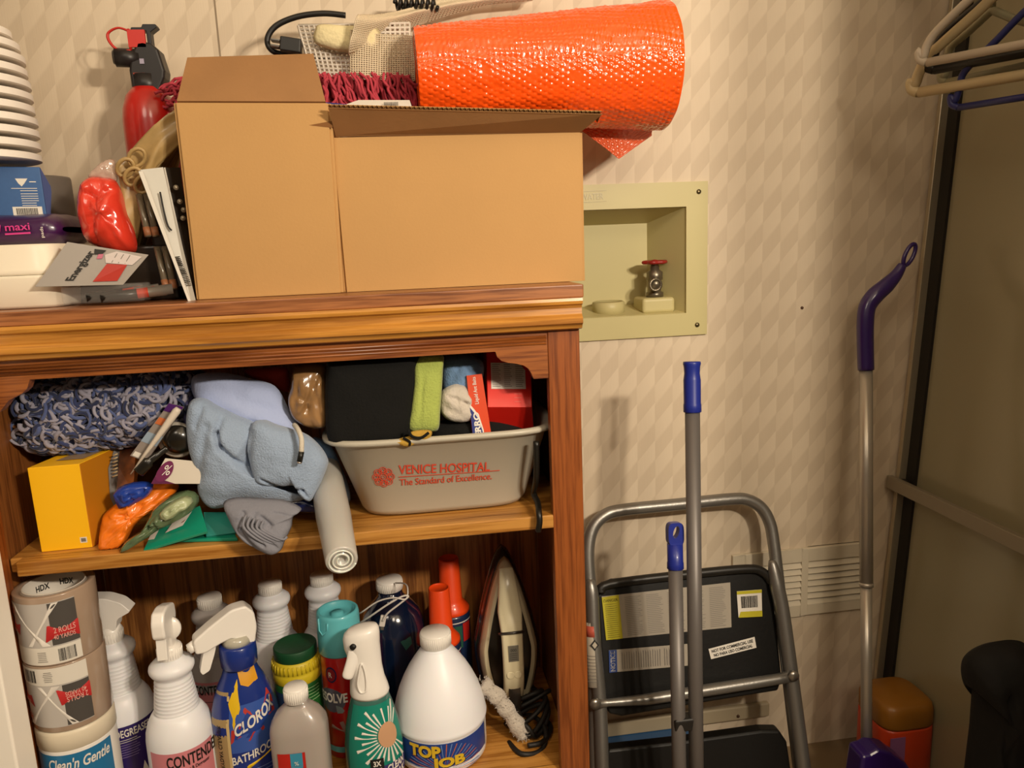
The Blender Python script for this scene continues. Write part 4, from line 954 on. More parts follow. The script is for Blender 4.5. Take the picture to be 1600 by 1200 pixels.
b = B(); e_ = at(471, 706, -.316); b.tube(smoothpts([at(460, 664, -.28)-o0, at(466, 672, -.300)-o0, at(471, 686, -.312)-o0, e_-o0], 6), .0034, M('cord_white', '#cdc5b5', .9, bump=(500, .6)), 10); b.build('cord', t)
b = B(); e2_ = at(468, 721, -.317); b.tube([e_-o0, e2_-o0], .0038, BLACK, 12); b.tube([e2_-o0, at(467.6, 723.5, -.317)-o0], .0036, M('cord_tip', '#cfc8c0', .2, metal=.9), 12); b.build('cord_tip', t)
# grey cloth with rolled folds
GCL = M('grey_cloth', '#7d7e88', .9, bump=(300, .4)); b = B()
Yg = -.330
puff(b, [(345, 792), (362, 784), (400, 784), (440, 786), (470, 797), (458, 808), (456, 822), (448, 838), (442, 852), (428, 858), (408, 852), (385, 842), (370, 830), (356, 812)], Yg, .020, GCL, (20, .004), [(382, 800, 378, 825, .006, .003), (378, 825, 400, 845, .006, .003), (400, 800, 396, 822, .005, .002), (396, 822, 418, 842, .005, .002), (410, 805, 425, 815, .006, .003), (395, 812, 440, 848, .004, .002), (430, 800, 465, 805, .004, .002)], seed=30, rings=20, back=.2, tilt=.5, zmin=.55)
for k in range(5):
    pts = [at(384+k*7, 806+k*2, Yg-.012-.001*k), at(380+k*7, 822+k, Yg-.022), at(392+k*8, 836, Yg-.026), at(410+k*8, 847-k, Yg-.025), at(432+k*4, 855-k*4, Yg-.020)]
    b.tube(smoothpts(pts, 5), .0018, GCL, 6)
b.build('grey_cloth', None, loc=at(400, 850, Yg), label='thin grey cloth with rolled folds at the shelf edge below the towels', cat='cloth')
b = B(); puff(b, [(440, 782), (470, 778), (500, 786), (530, 790), (528, 800), (480, 800), (450, 796)], -.262, .010, M('navy_bag', '#15204e', .3, coat=.5), (40, .004), seed=31)
b.build('navy_bag', None, loc=at(480, 798, -.262), label='dark navy plastic bag under the towels beside the clear bag roll', cat='bag')
# roll of clear bags
RC = M('clear_roll', '#b9b6b0', .35, coat=.4, sub=.15, bump=(40, .15)); RE = M('roll_end', '#e8e4da', .35, coat=.4, sub=.2)
p0 = at(508, 735, -.20); p1 = at(534, 876, -.425); T_ = axisT(p0, p1); Lr = (p1-p0).length
b = B(); b.lathe([(0, 0), (.0225, 0), (.0235, .005), (.0235, Lr*.55), (.0215, Lr*.78), (.0200, Lr-.002), (.0192, Lr), (.0150, Lr), (.0145, Lr-.003), (.0105, Lr-.003), (.010, Lr), (.0065, Lr), (.006, Lr-.005), (0, Lr-.005)], RC, 36, T=T_)
pts = []
for i in range(200):
    th = i/200*2*PI*2.6; R = .005+.0130*i/200; pts.append(T_ @ Vector((R*math.cos(th), R*math.sin(th), Lr)))
b.tube(pts, .0013, RE, 6)
b.build('bag_roll', None, loc=p0, label='roll of translucent white bags sticking out over the shelf edge', cat='bag roll')
b = B(); b.tube(smoothpts([at(838, 690, -.30), at(838, 745, -.295), at(834, 770, -.27), at(840, 785, -.29), at(842, 800, -.318), at(843, 815, -.324), at(841, 830, -.322)], 6), .0045, BLACK, 8); b.build('dangling_cord', None, loc=at(838, 760, -.29), label='short black cord hanging over the shelf edge right of the grey basin', cat='cord')

# ================================================================== lower shelf
ZMIN = LOW
def bottle_root(name, label, cat, px, py, Y, rz=0, group=None):
    x = at(px, py, Y).x; return root(name, label, cat, (x, Y, LOW), rz, group)
LAB = [(0, 0), (.040, 0), (.0450, .004), (.0465, .011), (.0465, .116), (.0452, .128), (.0415, .141), (.0365, .150), (.0325, .156)]
for k in range(9):
    z = .1585+k*.0055; r = .0312-.00066*k; LAB += [(r-.0009, z-.0022), (r, z), (r-.0004, z+.0016)]
LAB += [(.0247, .2075), (.0245, .210), (.0285, .2145), (.0308, .219), (.0312, .2225), (.0302, .227), (.0250, .232), (.0185, .2355), (.0165, .237)]
CAPW = [(.0182, .236), (.0190, .2365), (.0190, .2525), (.0182, .254), (0, .254)]
def rnd(poly, n=5, k=.28):               # outline with its corners rounded off
    out = []; N = len(poly)
    for i in range(N):
        p = Vector(poly[i]); a = Vector(poly[i-1]); c = Vector(poly[(i+1) % N]); L_ = min((a-p).length, (c-p).length)*k
        s_ = p+(a-p).normalized()*L_; e = p+(c-p).normalized()*L_
        for j in range(n+1): t = j/n; q = s_*(1-t)**2+p*2*t*(1-t)+e*t*t; out.append((q.x, q.y))
    return out
def ribs(r, z0, z1, n, mat, b):          # cap ribs
    for i in range(n):
        a = 2*PI*i/n; b.tube([(r*math.cos(a), r*math.sin(a), z0), (r*math.cos(a), r*math.sin(a), z1)], .0006, mat, 4)
def trigger(t, z0, ang, mat, head, wid, lever, collar=(.0165, .0155), noz=None):
    """sprayer: head = side outline, forward is -x before rotation"""
    R_ = Matrix.Rotation(ang, 4, 'Z')
    b = B(); b.lathe([(collar[0], z0-.018), (collar[0]+.0008, z0-.017), (collar[0]+.0002, z0), (collar[1], z0+.002), (collar[1]*.8, z0+.008), (0, z0+.008)], mat, 28); ribs(collar[0]+.0004, z0-.016, z0-.002, 30, mat, b); b.build('collar', t)
    b = B(); b.prism(rnd([(x, z0+z) for x, z in head]), wid, mat, R_, True); b.build('spray_head', t, bevel=wid*.22, wn=1)
    b = B(); b.prism(rnd([(x, z0+z) for x, z in lever]), wid*.55, mat, R_, True); b.build('trigger', t, bevel=wid*.14, wn=1)
    if noz: b = B(); b.tube([R_ @ Vector((noz[0], 0, z0+noz[1])), R_ @ Vector((noz[0]-noz[2], 0, z0+noz[1]))], [noz[3], noz[3]*.9], mat, 20); b.build('nozzle', t)
HD1 = [(.026, .030), (.024, .046), (.006, .058), (-.016, .062), (-.036, .058), (-.044, .050), (-.044, .030), (-.030, .026), (-.016, .022), (-.012, .002), (.012, .002), (.014, .020), (.022, .024)]
PINK = M('label_pink', '#cf8088', .5); VIO = M('label_violet', '#2c1b62', .45, coat=.2)
# violet label sprayer (nozzle to the left)
t = bottle_root('spray_bottle', 'white spray bottle with a dark violet label between the tape rolls and the pink-labelled sprayer', 'spray bottle', 190, 1100, -.190)
b = B(); b.lathe(LAB, WHITE2, 48); W = Wrap(b, LAB); W.patch(-1.5, 1.5, .006, .116, VIO)
W.text('FOAMING DEGREASER', .14, .099, .098, .0125, WINK, .02); W.lines(.35, .094, .045, 2, .0035, WINK, .0009); W.lines(.35, .086, .040, 6, .0040, M('print_lilac', '#8f7fb0', .5), .0009)
W.poly([(.75, .01), (.95, .03), (.82, .05), (.70, .03)], WINK, .0006)
b.build('bottle', t)
trigger(t, .254, 0, WHITE, [(.036, .032), (.024, .046), (.004, .055), (-.016, .057), (-.034, .055), (-.034, .027), (-.022, .024), (-.012, .020), (-.010, .002), (.012, .002), (.016, .020), (.034, .029)], .026,
        [(-.026, .026), (-.018, .026), (-.020, .010), (-.028, -.002), (-.032, .000), (-.026, .012)])
# pink label sprayer, facing the room
t = bottle_root('spray_bottle', 'white spray bottle with a pink label, its nozzle pointing forward, left of the blue sprayer', 'spray bottle', 276, 1100, -.262)
b = B(); b.lathe(LAB, WHITE2, 48); W = Wrap(b, LAB); W.patch(-.75, 1.35, .006, .112, PINK)
W.text('CONTENDER', .72, .089, .082, .0185, INK, .02); W.text('Cleaner & Degreaser', .62, .079, .046, .0075, INK, .015); W.lines(.22, .066, .058, 1, .0035, INK, .0009, ragged=0); W.lines(.25, .060, .050, 5, .0040, INK, .0007)
W.poly([(.6, .02), (.78, .026), (.95, .040), (.88, .024), (1.1, .012), (.8, .014)], INK, .0007)
b.build('bottle', t)
b = B(); z0 = .254
b.lathe([(.0165, z0-.018), (.0172, z0-.016), (.0168, z0), (.014, z0+.003), (0, z0+.003)], WHITE, 28); ribs(.0170, z0-.015, z0-.002, 30, WHITE, b); b.build('collar', t)
b = B(); b.prism(rnd([(-.036, .028+z0), (-.036, z0+.050), (-.028, z0+.064), (-.008, z0+.066), (.020, z0+.058), (.022, z0+.040), (.012, z0+.022), (.010, z0), (-.010, z0), (-.014, z0+.018)]), .018, WHITE, Matrix.Rotation(PI/2, 4, 'Z'), True); b.build('spray_head', t, bevel=.0035, wn=1)
b = B(); b.lathe([(0, -.004), (.018, -.004), (.019, 0), (.018, .004), (0, .004)], WHITE, 32, T=Matrix.Translation((0, .004, z0+.025)) @ Matrix.Rotation(PI/2, 4, 'X')); b.build('pump_housing', t)
b = B(); b.prism(rnd([(-.028, z0+.030), (-.018, z0+.030), (-.020, z0+.010), (-.026, z0-.006), (-.032, z0-.006)]), .014, WHITE, Matrix.Rotation(PI/2, 4, 'Z'), True); b.build('trigger', t, bevel=.003, wn=1)
# pink label bottle behind, plain cap
def capped(px, Y, label, pink=False, group=None):
    t = bottle_root('capped_bottle', label, 'bottle', px, 1060, Y)
    b = B(); b.lathe(LAB, WHITE2 if not pink else M('bottle_greywhite', '#b5afad', .4, bump=(60, .05), sub=.1), 48)
    if pink:
        W = Wrap(b, LAB); W.patch(-1.3, 1.3, .006, .124, PINK); W.text('CONTENDER', .10, .103, .066, .0160, INK, .02); W.lines(.0, .090, .06, 1, .004, INK, .0008)
    else:
        W = Wrap(b, LAB); W.lines(.2, .086, .035, 7, .0045, GREYP, .0004, off=.0006)
    b.build('bottle', t); b = B(); b.lathe(CAPW, WHITE, 32); ribs(.0190, .238, .252, 34, WHITE, b); b.build('cap', t); return t
capped(342, -.105, 'capped white bottle with a pink label standing behind the blue sprayer', True)
capped(437, -.075, 'plain white ribbed-neck bottle with a white cap behind the green-capped container')
capped(517, -.060, 'plain white ribbed-neck bottle against the back panel, mostly hidden by the aqua-capped can')

# blue bathroom cleaner sprayer
BLU = M('sprayer_blue', '#18307f', .3, coat=.5); TANP = M('side_tan', '#a88f63', .4); GY = M('bottle_gold', '#d99a1e', .4)
t = bottle_root('spray_bottle', 'blue spray bottle with gold trim and white trigger head angled left', 'spray bottle', 384, 1120, -.245, rz=.30)
PB = [(0, 0), (.040, 0), (.046, .006), (.048, .02), (.049, .08), (.0485, .12), (.046, .14), (.041, .160), (.034, .178), (.027, .192), (.023, .203), (.0215, .212)]
b = B(); b.lathe(PB, BLU, 48, sx=1, sy=.72); W = Wrap(b, PB, 1, .72)
W.patch(-1.45, -.62, .0, .175, TANP, .0005); W.patch(-.66, -.56, .0, .17, M('side_edge', '#cbb27e', .4), .0008)
W.poly([(-.25, .205), (.9, .205), (.75, .183), (.2, .178), (-.1, .183)], GY, .0008); W.poly([(-.58, .160), (-.25, .192), (-.18, .150), (-.42, .120)], YEL, .0008)
W.patch(-.55, 1.3, .082, .155, M('label_cyan', '#3557a8', .35, coat=.5), .0004)
W.poly([(-.55, .098), (-.50, .118), (-.05, .150), (.95, .165), (1.05, .150), (1.0, .128), (.45, .108), (.0, .098)], M('print_darkred', '#b0342c', .45), .0007)
W.poly([(-.42, .104), (-.38, .117), (0, .142), (.85, .156), (.90, .146), (.85, .130), (.40, .113), (.0, .104)], M('label_deep', '#22408f', .4), .0010)
W.text('CLOROX', .28, .122, .064, .0185, WINK, .03, slope=.45); W.text('BATHROOM', .15, .070, .070, .0135, WINK, .02, slope=.22)
W.poly([(-.15, .058), (.9, .078), (.9, .073), (-.15, .052)], YEL, .001); W.lines(.2, .050, .05, 4, .006, M('print_ltblue', '#7e94cc', .4), .0009)
W.text('BATHROOM CLEANER', -1.19, .085, .0, .0, INK) if False else None
b.build('bottle', t)
b = B(); 
Wv = Wrap(b, PB, 1, .72); b.text('EVERYDAY CLEANER', INK, lambda u, v: Wv.pt(-1.02+v/.045, .085+u, .0012), .085, .0075, .01); b.build('side_print', t)
b = B(); b.lathe([(.0245, .205), (.0262, .207), (.0268, .222), (.0262, .238), (.024, .240), (0, .240)], BLU, 36); b.build('collar', t)
b = B(); b.lathe([(.0215, .239), (.0205, .246), (.018, .252), (0, .252)], M('clear_neck', '#b9b5a6', .25, coat=.5), 30); b.build('neck_dome', t)
R_ = Matrix.Rotation(.05, 4, 'Z'); z0 = .24
b = B(); b.prism(rnd([(.024, z0-.002), (.029, z0+.022), (.027, z0+.045), (.016, z0+.058), (-.004, z0+.057), (-.036, z0+.039), (-.060, z0+.023), (-.058, z0+.002), (-.044, z0+.001), (-.024, z0+.009), (-.008, z0+.013), (.004, z0+.006), (.012, z0-.002)]), .026, WHITE, R_, True); b.build('spray_head', t, bevel=.0045, wn=1)
b = B(); b.tube([R_ @ Vector((-.056, 0, z0+.012)), R_ @ Vector((-.066, 0, z0+.008))], [.0085, .0075], WHITE, 20); b.tube([R_ @ Vector((-.066, 0, z0+.008)), R_ @ Vector((-.068, 0, z0+.0074))], .0030, CREAM, 12); b.build('nozzle', t)
b = B(); b.prism(rnd([(-.044, z0+.010), (-.026, z0+.020), (-.032, z0-.004), (-.042, z0-.030), (-.052, z0-.034), (-.055, z0-.028), (-.050, z0-.008)]), .014, WHITE, R_, True); b.build('trigger', t, bevel=.003, wn=1)

# scouring powder with green lid
t = bottle_root('cleanser_canister', 'green canister with yellow shoulder and dark green lid behind the rubbing alcohol bottle', 'canister', 465, 1050, -.165)
GD = M('lid_green', '#114426', .5, bump=(80, .2)); YS2 = M('shoulder_yellow', '#cdb726', .45); GBD = M('can_green', '#1c5a26', .45, coat=.3)
PG = [(0, 0), (.037, 0), (.038, .003), (.038, .128), (.037, .130)]
b = B(); b.lathe(PG, GBD, 40); W = Wrap(b, PG); W.patch(-1.4, .1, .01, .118, M('label_navy2', '#25406a', .45)); W.lines(.75, .122, .028, 5, .0055, M('print_mint', '#9fc48e', .5), .0010); b.build('body', t)
b = B(); b.lathe([(.037, .129), (.0385, .131), (.0385, .145), (.0370, .147), (.0385, .1495), (.0370, .162), (.032, .168), (0, .168)], YS2, 48)
for i in range(36): a = 2*PI*i/36; b.tube([(.0375*math.cos(a), .0375*math.sin(a), .163), (.0392*math.cos(a), .0392*math.sin(a), .150)], .0010, YS2, 5)
b.build('shoulder', t)
b = B(); b.lathe([(.0335, .166), (.034, .167), (.034, .183), (.0325, .185), (.031, .184), (0, .184)], GD, 48); b.build('lid', t)

# rubbing alcohol
t = bottle_root('alcohol_bottle', 'translucent square-shouldered bottle with a red and blue label and white cap at the shelf front', 'bottle', 468, 1140, -.295)
TRB = M('translucent', '#b3a9a2', .3, coat=.3, sub=.25, trans=.15)
PA = [(0, 0), (.036, 0), (.0400, .004), (.0410, .012), (.0410, .122), (.0395, .132), (.031, .147), (.020, .158), (.0155, .162), (.0150, .168)]
b = B(); b.lathe(PA, TRB, 56, sy=.72, sq=3.2); W = Wrap(b, PA, 1, .72, 3.2)
def ap(x0, x1, z0, z1, m, off): b.grid(8, 1, lambda u, v: Vector((x0+(x1-x0)*u, -.0295*(1-abs((x0+(x1-x0)*u)/.041)**3.2)**(1/3.2)-off, z0+(z1-z0)*v)), m)
ap(-.029, .010, .0, .046, M('label_salmon', '#c98876', .5), .0006); ap(-.029, .010, .040, .062, M('label_mid', '#cc5a44', .5), .0010); ap(-.029, .010, .055, .101, RED, .0014); ap(-.011, .006, .080, .101, M('label_cyanblue', '#3a8fae', .45), .0018)
W2 = B(); n = 16; b.add([Vector((-.0025+.0085*math.cos(i/n*PI*-1), -.0305-.0012, .080+.0085*math.sin(i/n*PI*-1))) for i in range(n+1)], [tuple(range(n+1))], M('label_cyanblue', '#3a8fae', .45))
b.text('%', WINK, lambda u, v: Vector((-.0025+u, -.0333, .083+v)), .006, .006)
for i in range(3): ap(-.025, .002-.004*i, .072-i*.007, .0732-i*.007, M('label_salmon2', '#e09a86', .5), .0018)
b.build('bottle', t)
b = B(); b.lathe([(.0160, .166), (.0170, .167), (.0168, .186), (.0155, .188), (0, .188)], WHITE, 32); ribs(.0169, .168, .185, 36, WHITE, b); b.build('cap', t)

# carpet cleaner can
AQ = M('aqua_cap', '#62bcc6', .4, coat=.2); RC2 = M('can_red', '#b01616', .3, coat=.5)
t = bottle_root('aerosol_can', 'tall red aerosol can with an aqua spray cap behind the teal-labelled sprayer', 'can', 531, 1000, -.18)
PC_ = [(0, 0), (.031, 0), (.0325, .003), (.0325, .174), (.0315, .177)]
b = B(); b.lathe(PC_, RC2, 48); W = Wrap(b, PC_)
n = 18; W.poly([(-.48+.30*math.cos(i/n*6.283), .148+.0135*math.sin(i/n*6.283)) for i in range(n)], M('print_navy', '#1f2550', .4), .0005); W.poly([(-.48+.24*math.cos(i/n*6.283), .148+.011*math.sin(i/n*6.283)) for i in range(n)], M('print_dullred', '#8e2028', .4), .0008); W.text('R', -.50, .1435, .006, .009, LBLW, .02)
W.poly([(-.6+.75*math.cos(i/n*6.283), .103+.021*math.sin(i/n*6.283)) for i in range(n)], M('print_steel', '#5b5a68', .4), .0004)
W.text('RESOLVE', -.62, .100, .056, .0165, WINK, .035, off=.0016); W.poly([(-.35, .096), (-.05, .092), (.05, .086), (-.05, .082), (-.3, .082)], M('print_grey2', '#7f8a8c', .4), .001)
W.poly([(-.7, .055), (.3, .042), (.32, .047), (-.66, .061)], M('print_brush', '#9c7f78', .4), .0008); W.poly([(-.25, .066), (-.05, .068), (.3, .030), (.15, .028)], M('print_brush', '#9c7f78', .4), .0007)
W.patch(-1.0, .6, .012, .022, AQ, .0006); b.build('can', t)
b = B(); b.lathe([(.0325, .176), (.0340, .178), (.0340, .205), (.0335, .238), (.0325, .243), (.0300, .245), (.0275, .243), (.0265, .236), (.010, .234), (.009, .240), (0, .240)], AQ, 48); b.tube([(-.027, -.0225, .242), (-.0275, -.0228, .222), (-.022, -.0265, .215), (-.014, -.0305, .224), (-.013, -.0312, .236)], .0016, AQ, 6)
b.build('spray_cap', t)

# teal label sprayer with smooth white head
t = bottle_root('spray_bottle', 'teal spray bottle with sunburst label and smooth white head, left of the big white jug', 'spray bottle', 582, 1130, -.262)
TLB = M('bottle_teal_clear', '#3c6a62', .25, coat=.5); TLL = M('label_teal', '#11806f', .4, coat=.2)
PTl = [(0, 0), (.038, 0), (.0425, .006), (.0445, .03), (.0440, .065), (.040, .095), (.034, .120), (.029, .138), (.0270, .147)]
b = B(); b.lathe(PTl, TLB, 48, sy=.82); W = Wrap(b, PTl, 1, .82); W.patch(-.95, 1.35, .0, .136, TLL, .0004, 24, 12)
cz, ct = .088, .62; 
for k in range(30):
    a = 2*PI*k/30; r0_, r1_ = .016, (.046 if k % 2 else .036); q = lambda r_, da: (ct+r_*math.cos(a+da)/.036, cz+r_*1.15*math.sin(a+da))
    p_ = [q(r0_, -.05), q(r1_, -.045), q(r1_, .045), q(r0_, .05)]
    if all(.0 < z < .135 and -.93 < th < 1.33 for th, z in p_): W.poly(p_, WINK, .0010)
n = 18; W.poly([(ct+.40*math.cos(i/n*6.283), cz+.0195*math.sin(i/n*6.283)) for i in range(n)], M('label_sand', '#c69a76', .5), .0014)
W.patch(-.06, .62, .0, .040, M('label_greydark', '#3d4350', .45), .0012); W.patch(-.10, .34, .0, .056, INK, .0018, 10, 4); W.text('3X', .12, .044, .011, .009, WINK, .03, off=.0026); W.lines(.12, .040, .012, 6, .0035, WINK, .0008, off=.0024)
W.patch(.34, 1.35, .0, .042, M('label_indigo', '#3a3670', .45), .0014); W.text('CLEAN', .80, .031, .032, .012, WINK, .035, off=.0026, slope=.12); W.text('FREAK', .82, .017, .034, .012, WINK, .035, off=.0026, slope=.12); W.lines(.8, .011, .028, 2, .004, WINK, .001, off=.0024)
b.build('bottle', t)
# head: rounded loft, leaning slightly forward-left
b = B(); SG = 32; rings_ = []
for z, cx, rx, ry in ((.143, .0, .0285, .024), (.147, .0, .0295, .0245), (.155, -.0005, .0285, .0235), (.170, -.002, .0258, .0205), (.190, -.003, .0243, .0190), (.208, -.004, .0250, .0190), (.224, -.006, .0268, .0198), (.238, -.006, .0275, .0200), (.246, -.005, .0262, .0190), (.2515, -.003, .0215, .015), (.2535, -.001, .010, .008)):
    rings_.append([Vector((cx+rx*math.cos(2*PI*i/SG), ry*math.sin(2*PI*i/SG), z+(.10*(cx+rx*math.cos(2*PI*i/SG)) if z > .22 else 0))) for i in range(SG)])
V = [p_ for r_ in rings_ for p_ in r_]; Fc = [(j*SG+i, j*SG+(i+1) % SG, (j+1)*SG+(i+1) % SG, (j+1)*SG+i) for j in range(len(rings_)-1) for i in range(SG)]+[tuple(reversed(range(SG))), tuple((len(rings_)-1)*SG+i for i in range(SG))]
b.add(V, Fc, WHITE, True); R_ = Matrix.Rotation(.6, 4, 'Z')
b.tube(smoothpts([(-.012, -.0215, .158), (-.004, -.0235, .160), (-.002, -.0220, .172), (-.003, -.0205, .190), (-.007, -.0200, .203), (-.011, -.0205, .190), (-.015, -.0210, .172)], 5, True), .0014, WHITE, 8, closed=True)
b.build('spray_head', t)
b = B(); b.tube([(-.0135, -.012, .2315), (-.0185, -.0215, .2310)], .0044, M('hole_dark', '#15120f', .5), 18); b.build('nozzle', t)
b = B(); b.tube(smoothpts([(-.016, -.012, .222), (-.021, -.016, .205), (-.027, -.0195, .190), (-.030, -.021, .182)], 5), [.009, .0095, .0095, .0092, .009, .009, .009, .009, .0088, .0086, .0085, .0084, .008, .0075, .006, .004], WHITE, 16, flat=.6); b.build('trigger', t)

# dark blue bottle + looped white cable
t = bottle_root('mouthwash_bottle', 'big dark blue translucent bottle with a white cap behind the white jug', 'bottle', 615, 1000, -.095)
DB = M('dark_blue_bottle', '#0c1830', .12, coat=.8); PD = [(0, 0), (.050, 0), (.054, .006), (.055, .02), (.055, .150), (.0535, .170), (.047, .190), (.036, .204), (.026, .214), (.021, .222), (.0195, .232)]
b = B(); b.lathe(PD, DB, 48); W = Wrap(b, PD); W.poly([(.25, .158), (.6, .162), (.62, .148), (.4, .140)], M('print_greenish', '#2e6058', .4), .0006)
b.build('bottle', t); b = B(); b.lathe([(.0215, .230), (.0225, .231), (.0225, .246), (.0215, .2485), (0, .2485)], WHITE, 40); ribs(.0224, .232, .245, 44, WHITE, b); b.build('cap', t)
WC = M('white_cable', '#d9d2cb', .4); o0 = at(598, 970, -.17); t = root('charging_cable', 'thin white cable with a white plug looped over the dark blue bottle', 'cable', o0)
b = B(); b.tube([v_-o0 for v_ in smoothpts([at(560, 975, -.15), at(580, 962, -.17), at(605, 945, -.18), at(628, 932, -.18), at(638, 932, -.18), at(625, 943, -.18), at(606, 958, -.178), at(598, 970, -.175)], 7)], .0016, WC, 8)
b.tube([v_-o0 for v_ in smoothpts([at(555, 962, -.14), at(566, 956, -.165), at(590, 940, -.175), at(614, 934, -.182), at(634, 936, -.182), at(637, 920, -.17), at(632, 912, -.15), at(618, 911, -.12)], 7)], .0013, WC, 8); b.build('lead', t)
b = B(); b.box((0, 0, 0), (.0095, .006, .019), WC, Matrix.Rotation(.25, 4, 'Y')); b.box((-.002, 0, -.012), (.006, .004, .008), STEEL); b.build('plug', t, bevel=.0015)

# big white jug
t = bottle_root('cleaner_jug', 'large white jug with a blue label and yellow lettering on the lower shelf', 'jug', 689, 1130, -.215)
PJ = [(0, 0), (.066, 0), (.0715, .006), (.0725, .015), (.0725, .059), (.0730, .061), (.0746, .064), (.0750, .067), (.0744, .070), (.0737, .073), (.0724, .082), (.0690, .096), (.0635, .113), (.0560, .130), (.0470, .147), (.0380, .161), (.0300, .172), (.0255, .178), (.0235, .181), (.0225, .186)]
JW = M('jug_white', '#f3f4fa', .38, sub=.1); JB = M('jug_label', '#1d3f8c', .4, coat=.2)
b = B(); b.lathe(PJ, JW, 72); W = Wrap(b, PJ)
W.patch(-1.5, 1.18, .0, .0585, JB, .0006, 40, 3); W.patch(1.18, 1.24, .0, .060, LBLW, .0016, 3, 3)
for k in range(26):
    a = -.15+k/25*(PI+.3); r0_, r1_ = .012, .075; m = (M('ray_orange', '#c46a3a', .4), M('ray_blue', '#6d8fc8', .4))[k % 2]; q = lambda r_, da: (.02+r_*math.cos(a+da)/.072, .014+r_*math.sin(a+da)*.72)
    for s0, s1 in ((.012, .028), (.028, .045), (.045, .060)):
        p_ = [q(s0, -.016), q(s1, -.012), q(s1, .012), q(s0, .016)]
        if all(0 < z < .058 and -1.45 < th < 1.15 for th, z in p_): W.poly(p_, m, .0010)
SHD = M('text_shadow', '#121b3c', .5); YT = M('text_yellow', '#d9b52c', .4)
for m, off, dx, dz in ((SHD, .0016, .022, -.0018), (YT, .0022, 0, 0)):
    W.text('TOP', -.40+dx, .0365+dz, .050, .0205, m, .05, off=off, slope=-.02); W.text('JOB',  .10+dx, .0130+dz+.002, .052, .0215, m, .05, off=off, slope=.02)
W.lines(.75, .012, .03, 2, .004, M('print_lav', '#8aa0d0', .4), .001, off=.0014)
b.build('jug_body', t)
b = B(); b.lathe([(.0235, .184), (.0245, .185), (.0243, .205), (.0232, .207), (0, .207)], WHITE, 40); ribs(.0243, .187, .204, 50, WHITE, b); b.build('cap', t)

# two orange capped cans
for px, Y, hz, lab in ((706, -.046, .255, 'blue can with a tall orange cap, the rear and taller of the pair'), (688, -.100, .226, 'blue can with a shorter orange cap, front one of the pair by the jug')):
    t = bottle_root('orange_capped_can', lab, 'can', px, 960, Y); OCAP = M('cap_orange', '#f24c16', .4, coat=.3)
    b = B(); PK = [(0, 0), (.032, 0), (.033, .003), (.033, hz-.105), (.031, hz-.10)]; b.lathe(PK, M('can_navy', '#1a2a4c', .35, coat=.4), 40)
    W = Wrap(b, PK); W.patch(.55, 1.1, hz-.15, hz-.115, RED, .0006); W.patch(-.2, .5, hz-.16, hz-.118, M('can_green2', '#2a5a4a', .4), .0006); W.patch(-1, 1.3, hz-.113, hz-.111, LBLW, .0006); b.build('can', t)
    b = B(); b.lathe([(.031, hz-.101), (.0325, hz-.100), (.032, hz-.094), (.024, hz-.084), (.0205, hz-.078), (.0180, hz-.002), (.0168, hz), (.0158, hz-.001), (.0150, hz-.003), (0, hz-.003)], OCAP, 40); b.build('cap', t)

